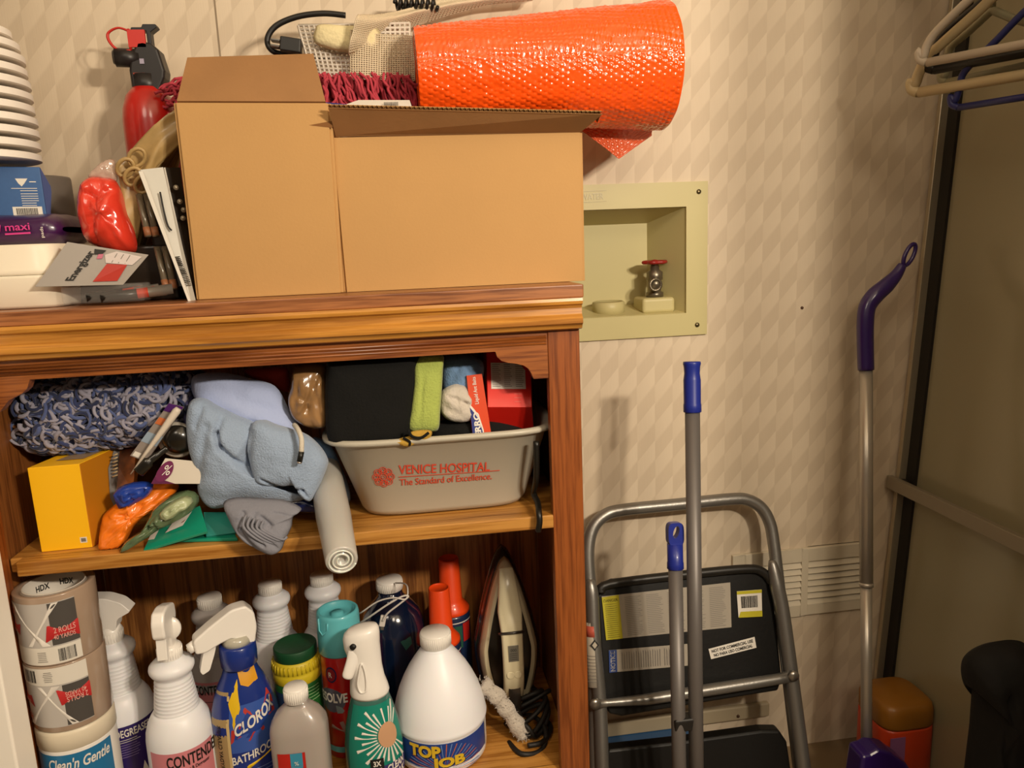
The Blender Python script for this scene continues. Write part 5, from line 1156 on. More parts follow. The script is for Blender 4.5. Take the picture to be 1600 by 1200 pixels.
# tape rolls on the wipes tub
XT, YT_ = -.499, -.285
zt = at(85, 938, YT_-.05).z+.004; 
TA = M('tape_tan', '#a9927e', .18, coat=.8, var=(12, .12)); CORE = M('core_white', '#d8d2c8', .6); CG = M('label_charcoal', '#4b4744', .5); SIL = M('label_silver', '#bab5b0', .35); RDL = M('label_red', '#b92a2c', .45)
H_ = .096; ZS = H_/.049; zs = [zt-H_, zt-2*H_-.0015]
for i, zz in enumerate(zs):
    t = root('packing_tape_roll', ('clear packing tape roll with upright red and silver label, upper of the stacked pair', 'clear packing tape roll with an upside-down label, directly on the wipes tub')[i], 'tape', (XT, YT_, zz), .05*i, group='packing tape rolls stacked on the wipes tub'); t.scale = (.95, .95, 1)
    PTp = [(.0405, 0), (.0515, 0), (.052, .001), (.052, H_-.001), (.0515, H_), (.0405, H_)]
    b = B(); b.lathe([(.0405, 0), (.0515, 0), (.052, .001), (.052, H_-.001), (.0515, H_), (.0405, H_), (.0405, 0)], TA, 72); b.build('tape', t)
    b = B(); b.lathe([(.0385, .0), (.0403, .0), (.0403, H_+.0004), (.0385, H_+.0004), (.0385, .0)], CORE, 56)
    for ang, lowz in ((PI, H_-.018), (PI-.85, H_-.020), (PI+.85, H_-.020)):
        b.text('HDX', INK, lambda u, v: Vector((math.sin(ang-u/.038)*.0380, -math.cos(ang-u/.038)*.0380, lowz+v)), .019, .009, .03)
    b.text('HDX', INK, lambda u, v: Vector((math.sin(PI-u/.038)*.0380, -math.cos(PI-u/.038)*.0380, H_-.042+v)), .019, .009, .03)
    b.build('core', t)
    b = B(); W = Wrap(b, PTp); up = (i == 0); zc_ = lambda z: z*ZS if up else H_-z*ZS
    def pt_(t0, t1, z0, z1, m, off): 
        a, c = sorted((zc_(z0), zc_(z1))); W.patch(t0, t1, a, c, m, off, 20, 2)
    pt_(-1.2, .85, .001, .045, SIL, .0005); pt_(-1.2, .85, .001, .0135, LBLW, .0007); pt_(.20, .85, .0145, .0445, CG, .0007)
    for pts in ([(-1.0, .0445), (-.80, .0445), (.15, .0145), (-.05, .0145)], [(.30, .0445), (.46, .0445), (-.32, .0145), (-.44, .0145)]): W.poly([(a, zc_(z)) for a, z in pts], M('label_x', '#e2ddd6', .4), .0010)
    W.poly([(a, zc_(z)) for a, z in ([(.05, .0175), (.13, .0290), (.86, .0290), (.86, .0175)])], RDL, .0013); W.poly([(a, zc_(z)) for a, z in ([(-1.2, .022), (-1.2, .030), (-.62, .030), (-.70, .022)])], RDL, .0013)
    W.text('2 ROLLS', .52, zc_(.0275)-(.0085 if up else 0), .026, .0080, M('label_peach', '#e0a49a', .4), .01, off=.0020, flip=not up); W.text('40 YARDS', .50, zc_(.022)-(.0065 if up else .002), .026, .0065, M('label_peach', '#e0a49a', .4), .01, off=.0020, flip=not up); W.text('shipping', -.93, zc_(.0275)-(.0085 if up else 0), .018, .0070, M('label_peach', '#e0a49a', .4), .01, off=.0020, flip=not up)
    W.text('HDX', -.98, zc_(.041)-(.010 if up else 0), .018, .010, M('label_redtext', '#c4503f', .4), .02, off=.0014, flip=not up)
    th0 = .30 if up else -.85
    for k in range(16):
        a = th0+k*.026; W.patch(a, a+random.choice((.008, .013, .018)), zc_(.0025) if up else zc_(.0115), zc_(.0115) if up else zc_(.0025), INK, .0012, 1, 1)
    W.lines(-.10, zc_(.010) if up else H_-.008, .014, 6, .0026, GREYP, .0008, off=.0012)
    b.build('label_band', t)
zw = zs[1]-.001-LOW
t = root('wipes_tub', 'white cylindrical wipes tub with a blue label under the tape rolls', 'tub', (XT, YT_, LOW)); t.scale = (.91, .91, 1)
PW = [(0, 0), (.049, 0), (.0525, .004), (.0535, .012), (.0535, zw-.030), (.0545, zw-.028), (.0545, zw-.006), (.0530, zw-.001), (.050, zw), (0, zw)]
b = B(); b.lathe(PW[:5]+[(.0535, zw-.0285), (0, zw-.0285)], WHITE, 64); W = Wrap(b, PW[:6]); BL2 = M('wipes_blue', '#1d6fa0', .4, coat=.2)
W.patch(-1.5, 1.3, .0, zw-.034, BL2, .0005, 40, 3); W.text("Clean'n Gentle", .35, zw-.056, .088, .0165, WINK, .02, shear=.2, off=.0014, slope=.0)
b.build('tub_body', t)
b = B(); b.lathe([(.0530, zw-.029), (.0545, zw-.028), (.0545, zw-.006), (.0530, zw-.001), (.050, zw), (0, zw)], CREAM, 64); b.build('lid', t)

# steam iron standing on its heel
IX = at(797, 1000, -.15).x; IH = .286; t = root('steam_iron', 'cream and dark grey steam iron standing upright at the right end of the lower shelf', 'iron', (IX, -.105, LOW))
def irw(s_):                              # half width at height fraction s_ (0 heel, 1 tip)
    return .0535*min(1, (1-s_)**.62*1.35)*(1 if s_ > .35 else 1-.35*((.35-s_)/.35)**1.8)
def iro(k, dz=0.0, n=40, s0=.0, s1=1.0):
    L_ = [(s0+(s1-s0)*i/n) for i in range(n+1)]; pts = [(irw(s_)*k, .004+dz+(IH-.006-2*dz)*s_) for s_ in L_]
    return [(x, z) for x, z in pts]+[(-x, z) for x, z in reversed(pts[:-1])]
def iloft(b, secs, mat, cap=True):        # secs: (y, scale, dz)
    R_ = [[Vector((x, y, z)) for x, z in iro(k, dz)] for y, k, dz in secs]; n = len(R_[0]); V = [p_ for r_ in R_ for p_ in r_]
    Fc = [(j*n+i, j*n+(i+1) % n, (j+1)*n+(i+1) % n, (j+1)*n+i) for j in range(len(R_)-1) for i in range(n)]
    if cap: Fc += [tuple(reversed(range(n))), tuple((len(R_)-1)*n+i for i in range(n))]
    b.add(V, Fc, mat, True)
IG = M('iron_dark', '#2a241f', .3, coat=.5); ICR = M('iron_cream', '#e0d6b4', .32, coat=.4); ISL = M('iron_silver', '#8f8577', .25, metal=.8); IBL = M('iron_cavity_black', '#100e0c', .3, coat=.4)
b = B(); iloft(b, [(.030, 1.0, 0), (.026, 1.06, -.002), (.018, 1.06, -.002)], ISL); b.build('soleplate', t)
b = B(); iloft(b, [(.018, 1.04, -.001), (.005, 1.08, -.003), (-.006, 1.02, .002), (-.010, .96, .006)], IG); b.build('skirt', t)
b = B(); iloft(b, [(-.008, .97, .005), (-.020, .93, .010), (-.030, .84, .018), (-.033, .80, .022)], ICR); b.build('shell', t)
b = B(); iloft(b, [(-.030, .70, .034), (-.0345, .70, .034), (-.0345, .66, .038)], IBL); b.build('cavity_dark', t)  # black layer painted in for the dark opening under the handle
b = B()
bx_ = [(.0, .262, -.028), (.0, .235, -.046), (.0, .200, -.058), (.0, .170, -.072), (.0, .130, -.076), (.0, .085, -.074), (.0, .050, -.060), (.0, .025, -.045), (0, .008, -.030)]
ws = [.012, .016, .0205, .018, .0175, .0175, .017, .016, .018]
P_ = smoothpts([Vector((x, y, z)) for x, z, y in bx_], 5); 
def wat(i): k = i/5; j = min(int(k), 7); return ws[j]+(ws[min(j+1, 8)]-ws[j])*(k-j)
V = []; SG = 16
for i, p_ in enumerate(P_):
    a = P_[max(0, i-1)]; e = P_[min(len(P_)-1, i+1)]; tg = (e-a).normalized(); nn = Vector((0, tg.z, -tg.y)); 
    if nn.y > 0: nn = -nn
    for k in range(SG):
        th = 2*PI*k/SG; c, q = math.cos(th), math.sin(th); kk = (abs(c)**3.5+abs(q)**3.5)**(-1/3.5); V.append(p_+Vector((1, 0, 0))*wat(i)*c*kk*1.0+nn*.0095*q*kk)
Fc = [(i*SG+k, i*SG+(k+1) % SG, (i+1)*SG+(k+1) % SG, (i+1)*SG+k) for i in range(len(P_)-1) for k in range(SG)]+[tuple(range(SG)), tuple(reversed([(len(P_)-1)*SG+k for k in range(SG)]))]
b.add(V, Fc, ICR, True); b.build('handle', t)
b = B(); ring_ = [Vector((.0185*c, -.070-.0105*q, .172+.010*q*0+.004*c*0)) for c, q in [(math.cos(a), math.sin(a)) for a in [2*PI*i/32 for i in range(32)]]]
b.tube([Vector((.0200*math.cos(a), -.071-.0125*math.sin(a), .168+.006*math.sin(a))) for a in [2*PI*i/32 for i in range(32)]], .0024, IG, 8, closed=True); b.build('handle_ring', t)
b = B(); b.box((0, -.0852, .138), (.017, .002, .028), M('lcd_grey', '#6c6a62', .15, coat=.8)); fn = frame((-.006, -.0864, .142), (1, 0, 0), (0, 0, 1)); b.text('000', INK, lambda u, v: fn(.006+u, v), .010, .005); 
for i in range(4): rect(b, fn, -.001, .012, -.004-i*.0035, -.0032-i*.0035, INK)
b.build('display', t)
for sx_ in (-.0062, .0062): b = B(); b.lathe([(0, 0), (.0070, 0), (.0070, .003), (.006, .0045), (0, .0045)], ICR, 20, T=Matrix.Translation((sx_, -.0815, .099)) @ Matrix.Rotation(PI/2, 4, 'X')); b.build('button', t, bevel=.0003)
b = B(); b.box((0, -.0775, .060), (.020, .004, .060), IG, Matrix.Rotation(-.0, 4, 'X')); b.build('grip', t, bevel=.001)
# fluffy white duster
b = B(); FZ = M('white_fleece2', '#bdb4a8', .95, bump=(250, 1), sheen=.4); pts = smoothpts([at(752, 1066, -.20), at(775, 1085, -.21), at(795, 1112, -.215), at(818, 1148, -.222)], 8)
pts = [p_+Vector((0, -.004, 0)) for p_ in pts]; n0 = len(b.v); b.tube(pts, [.004]+[.0125+.0015*math.sin(i*1.1) for i in range(len(pts)-2)]+[.010], FZ, 20)
b.v = [p_+Vector((noise.noise(p_*140), noise.noise(p_*140+Vector((9, 0, 0))), noise.noise(p_*140+Vector((0, 9, 0)))))*.0022 for p_ in b.v]
random.seed(4)
for i in range(500):
    p_ = random.choice(pts[1:-1]); d = Vector((random.gauss(0, 1), random.gauss(0, 1), random.gauss(0, 1))).normalized(); a = p_+d*.0115; b.tube([a, a+d*.003+Vector((random.uniform(-1, 1), 0, random.uniform(-1, 1)))*.0025], .0005, FZ, 3, caps=False)
b.build('fleece_duster', None, loc=at(818, 1150, -.22), label='short fuzzy white duster leaning between the jug and the iron', cat='duster')
b = B(); CD = M('cord_dark', '#1b1815', .55); random.seed(9)
for j in range(5):
    c_ = Vector((.158, -.20+.015*j, LOW+.006+.006*j)); R_x, R_y = random.uniform(.025, .04), random.uniform(.02, .05)
    b.tube([c_+Vector((R_x*math.cos(a)+.01*math.sin(2*a+j), R_y*math.sin(a), .012*(1+math.sin(a*2+j)))) for a in [2*PI*i/40 for i in range(40)]], .0042, CD, 8, closed=True)
b.tube(smoothpts([at(800, 1125, -.10), at(830, 1118, -.18), at(852, 1140, -.22), at(846, 1172, -.25), at(815, 1178, -.26), at(795, 1160, -.22)], 7), .0042, CD, 8)
b.tube(smoothpts([at(845, 1120, -.15), at(860, 1135, -.20), at(850, 1158, -.24), at(825, 1165, -.25)], 7), .0042, CD, 8)
b.build('iron_cord', None, loc=(.165, -.15, LOW), label='dark power cord coiled on the shelf in front of the steam iron', cat='cord')

# ================================================================== right side
ZMIN = -.0695
# shower door panel leaning on the right wall (frame edge runs up and slightly right)
FRM = M('door_metal', '#c2b69c', .32, metal=.7); DRK = M('door_gasket', '#1c1710', .6)
OG_ = M('obscure_glass', '#948b6e', .20, coat=.6, bump=(90, .03)); 
sl = .0610
def px_(z): return .9255+sl*z                        # x of the panel plane at height z
nz = Vector((1, 0, -sl)).normalized(); upd = Vector((sl, 0, 1)).normalized()
o0 = Vector((px_(0)-.004, -.008, 0)); t = root('shower_door_panel', 'tall obscure-glass shower door with metal frame leaning at the right by the wall', 'shower door', o0)
def slab(b, y0, y1, z0, z1, w0, w1, mat):             # w: offset along the panel normal
    V = []
    for w_ in (w0, w1):
        for y, z in ((y0, z0), (y1, z0), (y1, z1), (y0, z1)): V.append(upd*z*1.0018+nz*w_+Vector((0, y+.03-.03, 0)))
    V = [v_+Vector((0, 0, 0)) for v_ in V]
    b.add(V, [(0, 1, 2, 3), (7, 6, 5, 4), (0, 4, 5, 1), (1, 5, 6, 2), (2, 6, 7, 3), (3, 7, 4, 0)], mat)
PD_ = .545; PH = 1.75
b = B(); slab(b, -.035, -PD_+.03, -.04, PH-.03, .010, .015, OG_); b.build('glass', t)
b = B(); slab(b, .0, -.010, -.07, PH, -.011, .024, FRM); b.build('frame_edge', t, bevel=.0012)
b = B(); slab(b, -.010, -.036, -.07, PH, .004, .022, DRK); b.build('gasket', t)
b = B(); slab(b, -PD_+.03, -PD_, -.07, PH, 0, .024, FRM); b.build('frame_edge', t, bevel=.0012)
b = B(); slab(b, -.036, -PD_+.03, PH-.03, PH, 0, .024, FRM); b.build('frame_rail', t, bevel=.0012)
b = B(); slab(b, -.036, -PD_+.03, -.07, -.04, 0, .024, FRM); b.build('frame_rail', t, bevel=.0012)
b = B(); zb_ = .495; slab(b, .0, -PD_, zb_-.0125, zb_+.0125, -.030, -.018, M('bar_metal', '#8f8470', .45, metal=.3)); b.build('towel_bar', t, bevel=.001)
b = B(); 
for y in (-.02, -PD_+.02): slab(b, y+.008, y-.008, zb_-.008, zb_+.008, -.018, .0, DRK)
b.build('bar_bracket', t)

# folding step stool
t = root('step_stool', 'folded grey metal step stool with black steps and warning labels leaning on the wall', 'step stool', (.49, -.12, 0)); o0 = Vector((.49, -.12, 0))
def lp(x, y, Y): return at(x, y, Y)-o0
YL = lambda z: -.035-.16*(.53-z)/.53                  # lean of the rails: near the wall at the top
def rail(pxs, dy=0):
    out = []
    for x, y in pxs:
        Y = -.1
        for _ in range(6): Y = YL(at(x, y, Y).z)+dy
        out.append(at(x, y, Y)-o0)
    return out
hp = [(931, 1215), (929, 1100), (926, 1000), (922, 920), (919, 862), (926, 826), (944, 806), (972, 797), (1060, 788), (1140, 780), (1168, 781), (1190, 794), (1203, 818), (1209, 850), (1215, 900), (1222, 960)]
r_ = rail(hp); r_ = [Vector((r_[0].x, YL(0)-o0.y, -.07))]+r_
r_[0].x = r_[1].x; b = B(); b.tube(smoothpts(r_, 5), .0115, STEEL, 14); b.build('handle_frame', t)
# front rails
b = B(); q = rail([(1206, 875), (1214, 915), (1223, 960), (1240, 1085), (1257, 1215)], -.012); q.append(Vector((q[-1].x+.006, q[-1].y-.012, -.07))); b.tube(smoothpts(q, 5), [.006, .008, .010, .0115, .0125]+[.0135]*(5*5-4), STEEL, 14); b.build('leg', t)
b = B(); q = rail([(922, 905), (925, 935), (928, 1000), (937, 1100), (941, 1215)], -.012); q.append(Vector((q[-1].x, q[-1].y-.012, -.07))); b.tube(smoothpts(q, 5), [.005, .008, .0100, .0115, .0122]+[.0125]*(5*5-4), STEEL, 14)
b.build('leg', t)
b = B(); q0 = rail([(936, 960), (945, 1215)], .012); q0[1].z = 0; b.tube(q0, .0035, STEEL, 8); b.build('strut', t)
b = B(); q0 = rail([(1213, 960), (1243, 1215)], .012); b.tube(q0, .0035, STEEL, 8); b.build('strut', t)
# label sleeve on left leg
b = B(); q = rail([(926, 972), (927, 1072)], -.012); T_ = axisT(q[1], q[0]); Lq = (q[0]-q[1]).length; b.lathe([(.0120, 0), (.0120, Lq)], M('stool_label', '#b3aa9b', .5), 20, T=T_)
b.lathe([(.0123, Lq*.78), (.0123, Lq*.95)], M('stool_label_red', '#c05a48', .5), 20, T=T_)
for i in range(9): b.lathe([(.0123, Lq*(.08+i*.05)), (.0123, Lq*(.08+i*.05)+.0012)], GREYP, 20, T=T_)
Tq = T_ @ Matrix.Translation((.0125, 0, Lq*.66)); V = [Vector((0, -.008, 0)), Vector((0, 0, .010)), Vector((0, .008, 0)), Vector((0, 0, -.010))]; b.add(V, [(0, 1, 2, 3)], INK, T=Tq)
b.add([v_*.6+Vector((.0006, 0, 0)) for v_ in V], [(0, 1, 2, 3)], M('stool_label', '#b3aa9b', .5), T=Tq)
b.build('leg_label', t)
# black step panel (folded up, underside visible)
BP = M('step_black', '#0c0b0a', .42, bump=(150, .1)); 
def panel(pxs, dy, th, mat, nm, bev=.004):
    P = rail(pxs, dy); b = B(); n = len(P); V = P+[p_+Vector((0, th, 0)) for p_ in P]
    b.add(V, [tuple(range(n)), tuple(reversed(range(n, 2*n)))]+[(i, n+i, n+(i+1) % n, (i+1) % n) for i in range(n)], mat); return b.build(nm, t, bevel=bev)
panel([(934, 932), (942, 918), (958, 911), (1060, 900), (1160, 891), (1185, 893), (1200, 904), (1208, 922), (1216, 1000), (1222, 1062), (1216, 1080), (1080, 1102), (972, 1120), (952, 1116), (944, 1098), (938, 1010)], .004, .022, BP, 'step')
panel([(940, 1192), (952, 1172), (1060, 1160), (1190, 1142), (1218, 1142), (1230, 1160), (1238, 1215), (942, 1225)], -.004, .022, BP, 'step')
b = B(); P = rail([(938, 926), (952, 913), (1060, 899), (1165, 889), (1192, 894), (1206, 910)], -.001); b.tube(smoothpts(P, 5), .0085, M('step_rim', '#1f1d1a', .4), 12); b.build('step_rim', t)
b = B(); q = rail([(930, 1100), (950, 1098), (1010, 1093), (1120, 1076), (1215, 1061), (1240, 1056)], -.022); b.tube(q, [.010, .0065, .0095, .0105, .0095, .010], STEEL, 14)
for x, y in ((930, 1100), (1240, 1056)): c_ = rail([(x, y)], -.034)[0]; b.lathe([(.0095, -.003), (.0095, .003), (0, .004)], M('rivet', '#a09a90', .3, metal=.8), 20, T=Matrix.Translation(c_) @ Matrix.Rotation(PI/2, 4, 'X'))
b.build('cross_bar', t)
# labels on the step panel
def plabel(nm, pxs, mat, extra=None, lab=None):
    P = rail(pxs, .0015); b = B(); b.add([P[0], P[1], P[2], P[3]], [(0, 1, 2, 3)], mat); f_ = lambda u, v, k=.0006: P[0].lerp(P[1], u).lerp(P[3].lerp(P[2], u), v)+Vector((0, -k, 0))
    if extra: extra(b, f_)
    o = b.build(nm, t)
    return o
SL = M('label_grey', '#9f978a', .45); SY = M('label_yellow', '#b7ae22', .5)
def e1(b, f):
    b.add([f(0, 0), f(.13, 0), f(.13, 1), f(.0, .98)], [(0, 1, 2, 3)], SY)
    b.text('DANGER', INK, lambda u, v: f(.065+u/.2, .86+v/.09), .022, .006, .02)
    for i in range(17): b.add([f(.015, .05+i*.047, .001), f(.11-.02*random.random(), .05+i*.047, .001), f(.11, .056+i*.047, .001), f(.015, .058+i*.047, .001)], [(0, 1, 2, 3)], INK)
    for c3 in range(5):
        for i in range(22): u0 = .17+c3*.165; u1 = u0+.13*(1-.25*random.random()); v = .06+i*.041; b.add([f(u0, v, .001), f(u1, v, .001), f(u1, v+.010, .001), f(u0, v+.010, .001)], [(0, 1, 2, 3)], GREYP)
plabel('warning_label', [(947, 1000), (1143, 980), (1141, 910), (940, 932)], SL, e1)
def e2(b, f):
    b.add([f(0, 0), f(1, 0), f(1, .22), f(.1, .22)], [(0, 1, 2, 3)], SY); b.add([f(0, .88), f(1, .88), f(1, 1), f(0, 1)], [(0, 1, 2, 3)], SY)
    u = .15
    while u < .82: w_ = random.choice((.02, .04, .06)); b.add([f(u, .36, .001), f(u+w_*.6, .36, .001), f(u+w_*.6, .80, .001), f(u, .80, .001)], [(0, 1, 2, 3)], INK); u += w_
plabel('barcode_label', [(1154, 965), (1191, 963), (1190, 921), (1151, 924)], LBLW, e2)
def e3(b, f):
    b.add([f(0, 0), f(.10, 0), f(.10, 1), f(.0, 1)], [(0, 1, 2, 3)], M('notice_blue', '#2a4484', .5)); b.text('NOTICE', WINK, lambda u, v: f(.078-v/.12, .5+u/.038), .034, .007, .02)
    for i in range(26):
        u = .16+i*.030
        if .66 < u < .70: continue
        b.add([f(u, .12, .001), f(u+.010, .12, .001), f(u+.010, .90-.2*random.random(), .001), f(u, .9, .001)], [(0, 1, 2, 3)], GREYP)
plabel('notice_label', [(952, 1051), (1075, 1040), (1074, 1006), (951, 1016)], SL, e3)
def e4(b, f):
    b.text('NOT FOR COMMERCIAL USE', INK, lambda u, v: f(.5+u/.078, .56+v/.019), .070, .0055, .03); b.text('NO PARA USO COMERCIAL', INK, lambda u, v: f(.5+u/.078, .14+v/.019), .066, .0055, .03)
plabel('use_label', [(1111, 1030), (1182, 1012), (1179, 995), (1107, 1014)], LBLW, e4)

# poles
BG = M('grip_blue', '#1b2a86', .4, coat=.2)
def pole(name, lab, cat, top, bot, Yt, Yb, r, grip):
    a = at(*top, Yt); e = at(*bot, Yb); d = (a-e).normalized(); foot = e-d*((e.z+.07)/d.z); foot.z = -.07
    t = root(name, lab, cat, foot); T_ = axisT(foot, a); L_ = (a-foot).length; T_ = Matrix.Translation(-foot) @ T_
    return t, T_, L_
t, T_, L_ = pole('mop_pole', 'tall grey pole with a solid blue grip leaning in front of the step stool', 'pole', (1081, 565), (1088, 1190), -.235, -.305, .0117, 0)
b = B(); b.lathe([(0, .002), (.0115, .002), (.0115, L_-.075), (0, L_-.075)], POLEM, 28, T=T_); b.build('shaft', t)
b = B(); b.lathe([(.0130, L_-.078), (.0138, L_-.077), (.0136, L_-.066), (.0130, L_-.064), (.0132, L_-.028), (.0128, L_-.026), (.0118, L_-.018), (.0125, L_-.008), (.0136, L_-.003), (.0130, L_), (0, L_)], BG, 32, T=T_); b.build('grip', t)
t, T_, L_ = pole('broom_pole', 'shorter grey pole with a looped blue grip left of the tall pole', 'pole', (1054, 816), (1061, 1190), -.245, -.305, .0117, 0)
b = B(); b.lathe([(0, .002), (.0112, .002), (.0112, L_-.072), (0, L_-.072)], POLEM, 28, T=T_); b.build('shaft', t)
b = B(); b.lathe([(.0122, L_-.074), (.0132, L_-.073), (.0130, L_-.064), (.0124, L_-.062), (.0124, L_-.034), (0, L_-.034)], BG, 32, T=T_)
n = 28; out = []; inn = []
for i in range(n):
    a = 2*PI*i/n; z = L_-.019+.0185*math.sin(a); x = .0126*math.cos(a)*(1 if math.sin(a) < .3 else (1-.12*(math.sin(a)-.3))); out.append((x, z)); inn.append((.0052*math.cos(a+.0)+.0018*math.sin(a), L_-.014+.0085*math.sin(a)))
out = [(-.0124, L_-.036), (-.0124, L_-.020), (-.0128, L_-.008), (-.010, L_-.002), (-.004, L_), (.004, L_), (.010, L_-.002), (.0128, L_-.008), (.0124, L_-.020), (.0124, L_-.036)]
def onring(k, ring_): 
    return ring_
V = []; m_ = 40
def outp(a):
    c, s_ = math.cos(a), math.sin(a); kk = (abs(c)**4+abs(s_)**4)**(-.25); return (.0127*c*kk, L_-.018+.018*s_*kk)
for i in range(m_):
    a = 2*PI*i/m_; o_ = outp(a); i_ = (.0048*math.cos(a)+.0022*math.sin(a), L_-.0145+.0095*math.sin(a))
    for (x, z) in (o_, i_):
        for y in (-.007, .007): V.append(T_ @ Vector((y, x, z)))
Fc = []
for i in range(m_):
    j = (i+1) % m_; a, c = i*4, j*4
    Fc += [(a, c, c+2, a+2), (a+1, a+3, c+3, c+1), (a, a+1, c+1, c), (a+2, c+2, c+3, a+3)]
b.add(V, Fc, BG, False); b.build('grip', t)
CLM = M('clip_black', '#1b1917', .5); c_ = at(1070, 1128, -.295)
b = B(); b.box(c_, (.040, .022, .022), CLM); b.build('pole_clip', None, loc=c_, bevel=.004, label='black clip holding the two grey poles together', cat='clip')

# purple handled broom
PH_ = M('broom_purple', '#2d145c', .35, coat=.5); ALU = M('broom_alu', '#b8b0a4', .35, metal=.6, bump=(100, .05))
a = at(1353, 580, -.08); e = at(1354, 1180, -.20); d = (a-e).normalized(); foot = e-d*((e.z+.04)/d.z)
t = root('broom', 'broom with a bright metal shaft and curved purple handle standing by the shower door', 'broom', foot)
b = B(); b.tube([e-foot-d*.02, e.lerp(a, .45)-foot], .0098, ALU, 18); b.tube([e.lerp(a, .44)-foot, a-foot+d*.02], .0116, ALU, 18); b.tube([e.lerp(a, .44)-foot, e.lerp(a, .45)-foot], .0124, ALU, 18); b.build('shaft', t)
b = B(); pl = [at(1353, 578, -.08), at(1352, 540, -.076), at(1352, 505, -.073), at(1355, 480, -.07), at(1367, 462, -.07), at(1385, 446, -.07), at(1400, 430, -.07), at(1410, 414, -.07)]
rr_ = [.0140, .0143, .0146, .0148, .0154, .0140, .0106, .0073]; S_ = smoothpts(pl, 6); R2 = [rr_[min(i//6, 7)]+(rr_[min(i//6+1, 7)]-rr_[min(i//6, 7)])*(i % 6)/6 for i in range(len(S_))]
b.tube([p_-foot for p_ in S_], R2, PH_, 20)
cx = at(1421, 398, -.07)-foot; b.tube([cx+Vector((.0095*math.cos(a_)+.007*math.sin(a_), .001*math.cos(a_), .0185*math.sin(a_))) for a_ in [2*PI*i/28 for i in range(28)]], .0038, PH_, 10, closed=True); b.build('handle', t)
b = B(); w0 = at(1328, 1172, -.34)-foot; 
b.prism([(-.028, .148), (-.012, .150), (.004, .158), (.030, .146), (.060, .120), (.082, .085), (.09, .012), (-.05, .012), (-.034, .08)], .045, PH_, Matrix.Translation((0, -.0, -.030+.0))); b.build('head', t, bevel=.006)
BRS = M('bristles', '#3a2360', .8, bump=(200, 1)); b = B(); b.box((.02, 0, -.024), (.13, .035, .012), BRS); b.build('bristles', t)
# detergent jug standing on a low crate
t = root('detergent_jug', 'orange plastic detergent jug with an amber cap standing behind the broom', 'jug', (.815, -.125, -.07)); JO = M('jug_orange', '#c9401a', .4, coat=.2); JA = M('jug_amber', '#96621a', .45, coat=.2)
xj0, xj1 = at(1366, 1090, -.14).x, at(1447, 1110, -.14).x; cxj = (xj0+xj1)/2; hw = (xj1-xj0)/2; t.location.x = cxj; zj = at(1400, 1077, -.12).z+.07; zc_ = at(1400, 1146, -.18).z+.07
b = B(); b.lathe([(0, 0), (.92, 0), (1.0, .008), (1.0, zc_-.004), (.98, zc_), (0, zc_)], JO, 48, sx=hw, sy=.055, sq=4); W = Wrap(b, [(1, 0), (1, zc_)], hw, .055, 4)
b.box((-hw*.55, -.0552, zc_-.035), (hw*.55, .001, .05), M('jug_label2', '#8f5a86', .5)); b.build('jug_body', t)
b = B(); b.lathe([(0, zc_+.001), (.98, zc_+.001), (1.0, zc_+.006), (1.0, zj-.016), (.95, zj-.005), (.82, zj), (0, zj)], JA, 48, sx=hw, sy=.055, sq=4); b.build('cap', t)
# soft black body added for the dark reflection in the door panel
b = B(); JK = M('reflection_black', '#0b0908', .8, bump=(60, .4)); 
puff(b, [(1512, 1040), (1525, 1018), (1555, 1003), (1585, 1000), (1604, 1010), (1612, 1050), (1614, 1400), (1515, 1400), (1530, 1180), (1536, 1095), (1534, 1078), (1518, 1075)], -.40, .05, JK, (16, .012), [(1545, 1070, 1545, 1200, .01, .006), (1590, 1050, 1585, 1100, .008, .005)], seed=40, back=.8)
b.build('dark_reflection', None, loc=at(1570, 1240, -.40), label='soft black shape added for a dark reflection in the shower door panel', cat='bag')
bo = bpy.data.objects['dark_reflection']

# blue bin behind the stool
BB = M('bin_blue', '#24507c', .35, coat=.3); p_ = [at(945, 1165, -.03), at(1128, 1140, -.03)]
t = root('blue_bin', 'blue plastic bin rim showing through the lower opening of the step stool', 'bin', (.41, -.028, 0))
zr = (at(1040, 1150, -.03).z); b = B(); b.box((0, 0, zr/2-.039), (.205, .040, zr+.062), BB); b.build('bin_body', t, bevel=.006)
b = B(); b.box((0, 0, zr-.004), (.216, .048, .008), BB); b.build('rim', t, bevel=.002)
# ledge strip on the wall behind the stool
b = B(); c_ = at(1060, 1130, 0); b.box((.475, -.006, c_.z+.012), (.42, .012, .030), M('ledge_paint', '#a7997f', .6)); b.build('trim_3', kind='structure', bevel=.003)
b = B(); pz = at(1149, 1113, -.0); b.tube([pz+Vector((0, -.012, 0)), pz+Vector((0, -.0145, 0))], .003, M('nail', '#5a4030'), 10); b.build('screw', None, loc=pz, label='small dark screw in the wall strip seen through the step stool', cat='screw')

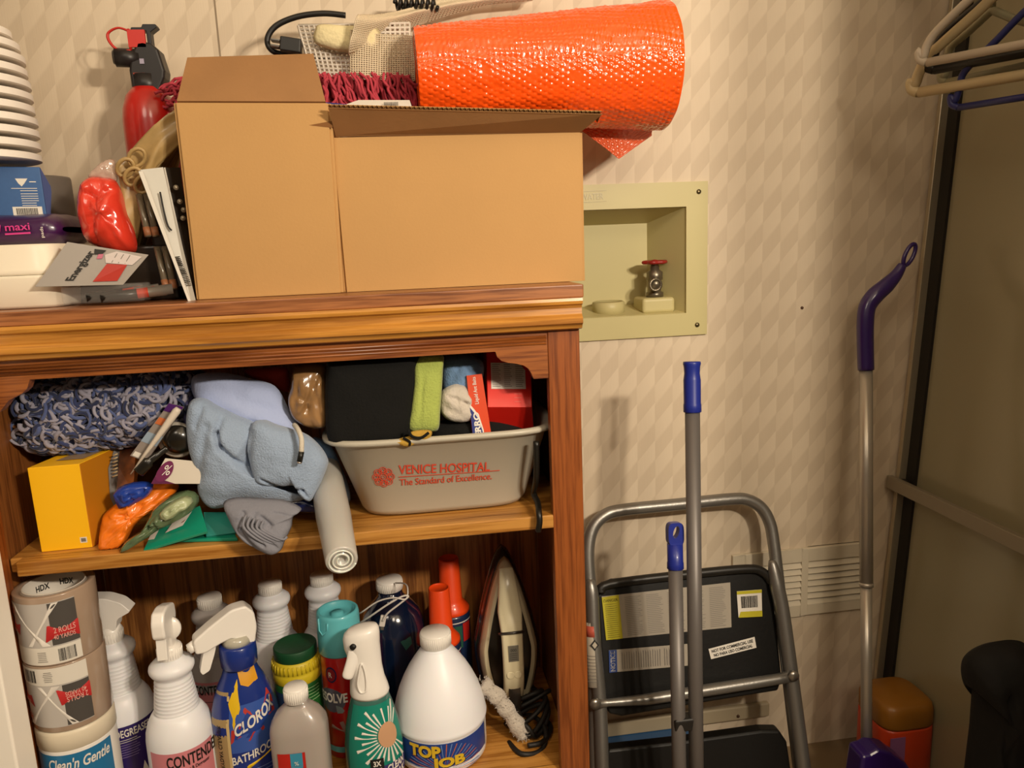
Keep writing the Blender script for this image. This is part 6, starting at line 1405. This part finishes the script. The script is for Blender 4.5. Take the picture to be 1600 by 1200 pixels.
# clothes hangers on a rod
ROD = M('rod_wood', '#8a7355', .5); XH, ZH = .875, 1.455
b = B(); b.tube([(XH, .0, ZH), (XH, -.62, ZH)], .014, ROD, 20); b.build('closet_rod', None, loc=(XH, -.3, ZH), label='wooden closet rod above the hangers at the right', cat='rod')
def hanger(lab, tip, Y, drop, mat, r=.0045, rot=.75, slope=.62, lower=.045):
    tipw = at(*tip, Y); hook = Vector((XH, 0, ZH)); ux = Vector((math.cos(rot), -math.sin(rot), 0))
    hw = (XH-tipw.x)/math.cos(rot); cy = Y-math.sin(rot)*hw; t0 = Vector((XH, cy, tipw.z)); f_ = lambda u, z: t0+ux*u+Vector((0, 0, z))
    b = B(); pts = [f_(-hw+.012, -lower), f_(-hw+.002, -lower+.006), f_(-hw, -lower+.018), f_(-hw+.006, -.012), f_(-hw+.012, .006), f_(-hw*.82, .028), f_(-hw*.42, .028+hw*.40*slope), f_(-hw*.14, .028+hw*.70*slope), f_(0, .03+hw*.78*slope),
           f_(hw*.14, .028+hw*.70*slope), f_(hw*.42, .028+hw*.40*slope), f_(hw*.82, .028), f_(hw-.012, .006), f_(hw-.006, -.012), f_(hw, -lower+.018), f_(hw-.002, -lower+.006), f_(hw-.012, -lower)]
    b.tube(smoothpts(pts, 5), r, mat, 10); b.tube([f_(-hw+.012, -lower), f_(hw-.012, -lower)], r, mat, 10)
    top = f_(0, .03+hw*.78*slope); R_ = .0175; zc = ZH-.0+.0; hk = [top, Vector((top.x, top.y, ZH-.035))]
    sweep = [Vector((XH+(R_)*math.sin(a), cy, ZH-(R_)*math.cos(a))) for a in [0+i*.35 for i in range(11)]]
    b.tube(smoothpts([top, Vector((XH, cy, (top.z+ZH-R_)/2))]+sweep, 3), r*.75, mat, 8)
    b.build('clothes_hanger', None, loc=(XH, cy, ZH), label=lab, cat='hanger', group='clothes hangers on the rod')
HW_ = M('hanger_white', '#b3a693', .4); HW2 = M('hanger_ivory', '#b8a47c', .4)
hanger('ivory plastic hanger, lowest and thickest, its corner nearest the wall', (1424, 120), -.20, 0, HW2, .0078, 1.0, .75, .025)
hanger('white plastic hanger whose bar runs above the black one', (1436, 78), -.235, 0, HW_, .0062, .98, .78, .020)
hanger('black plastic hanger between two pale ones', (1447, 92), -.215, 0, M('hanger_black', '#17130f', .4), .0068, 1.0, .68, .018)
hanger('pale green-grey hanger set back behind the black one', (1470, 108), -.19, 0, M('hanger_olive', '#8a8468', .4), .0058, 1.24, .60, .022)
hanger('blue plastic hanger at the back of the bunch', (1486, 146), -.245, 0, M('hanger_blue', '#23265c', .4), .0050, 1.08, .85, .022)
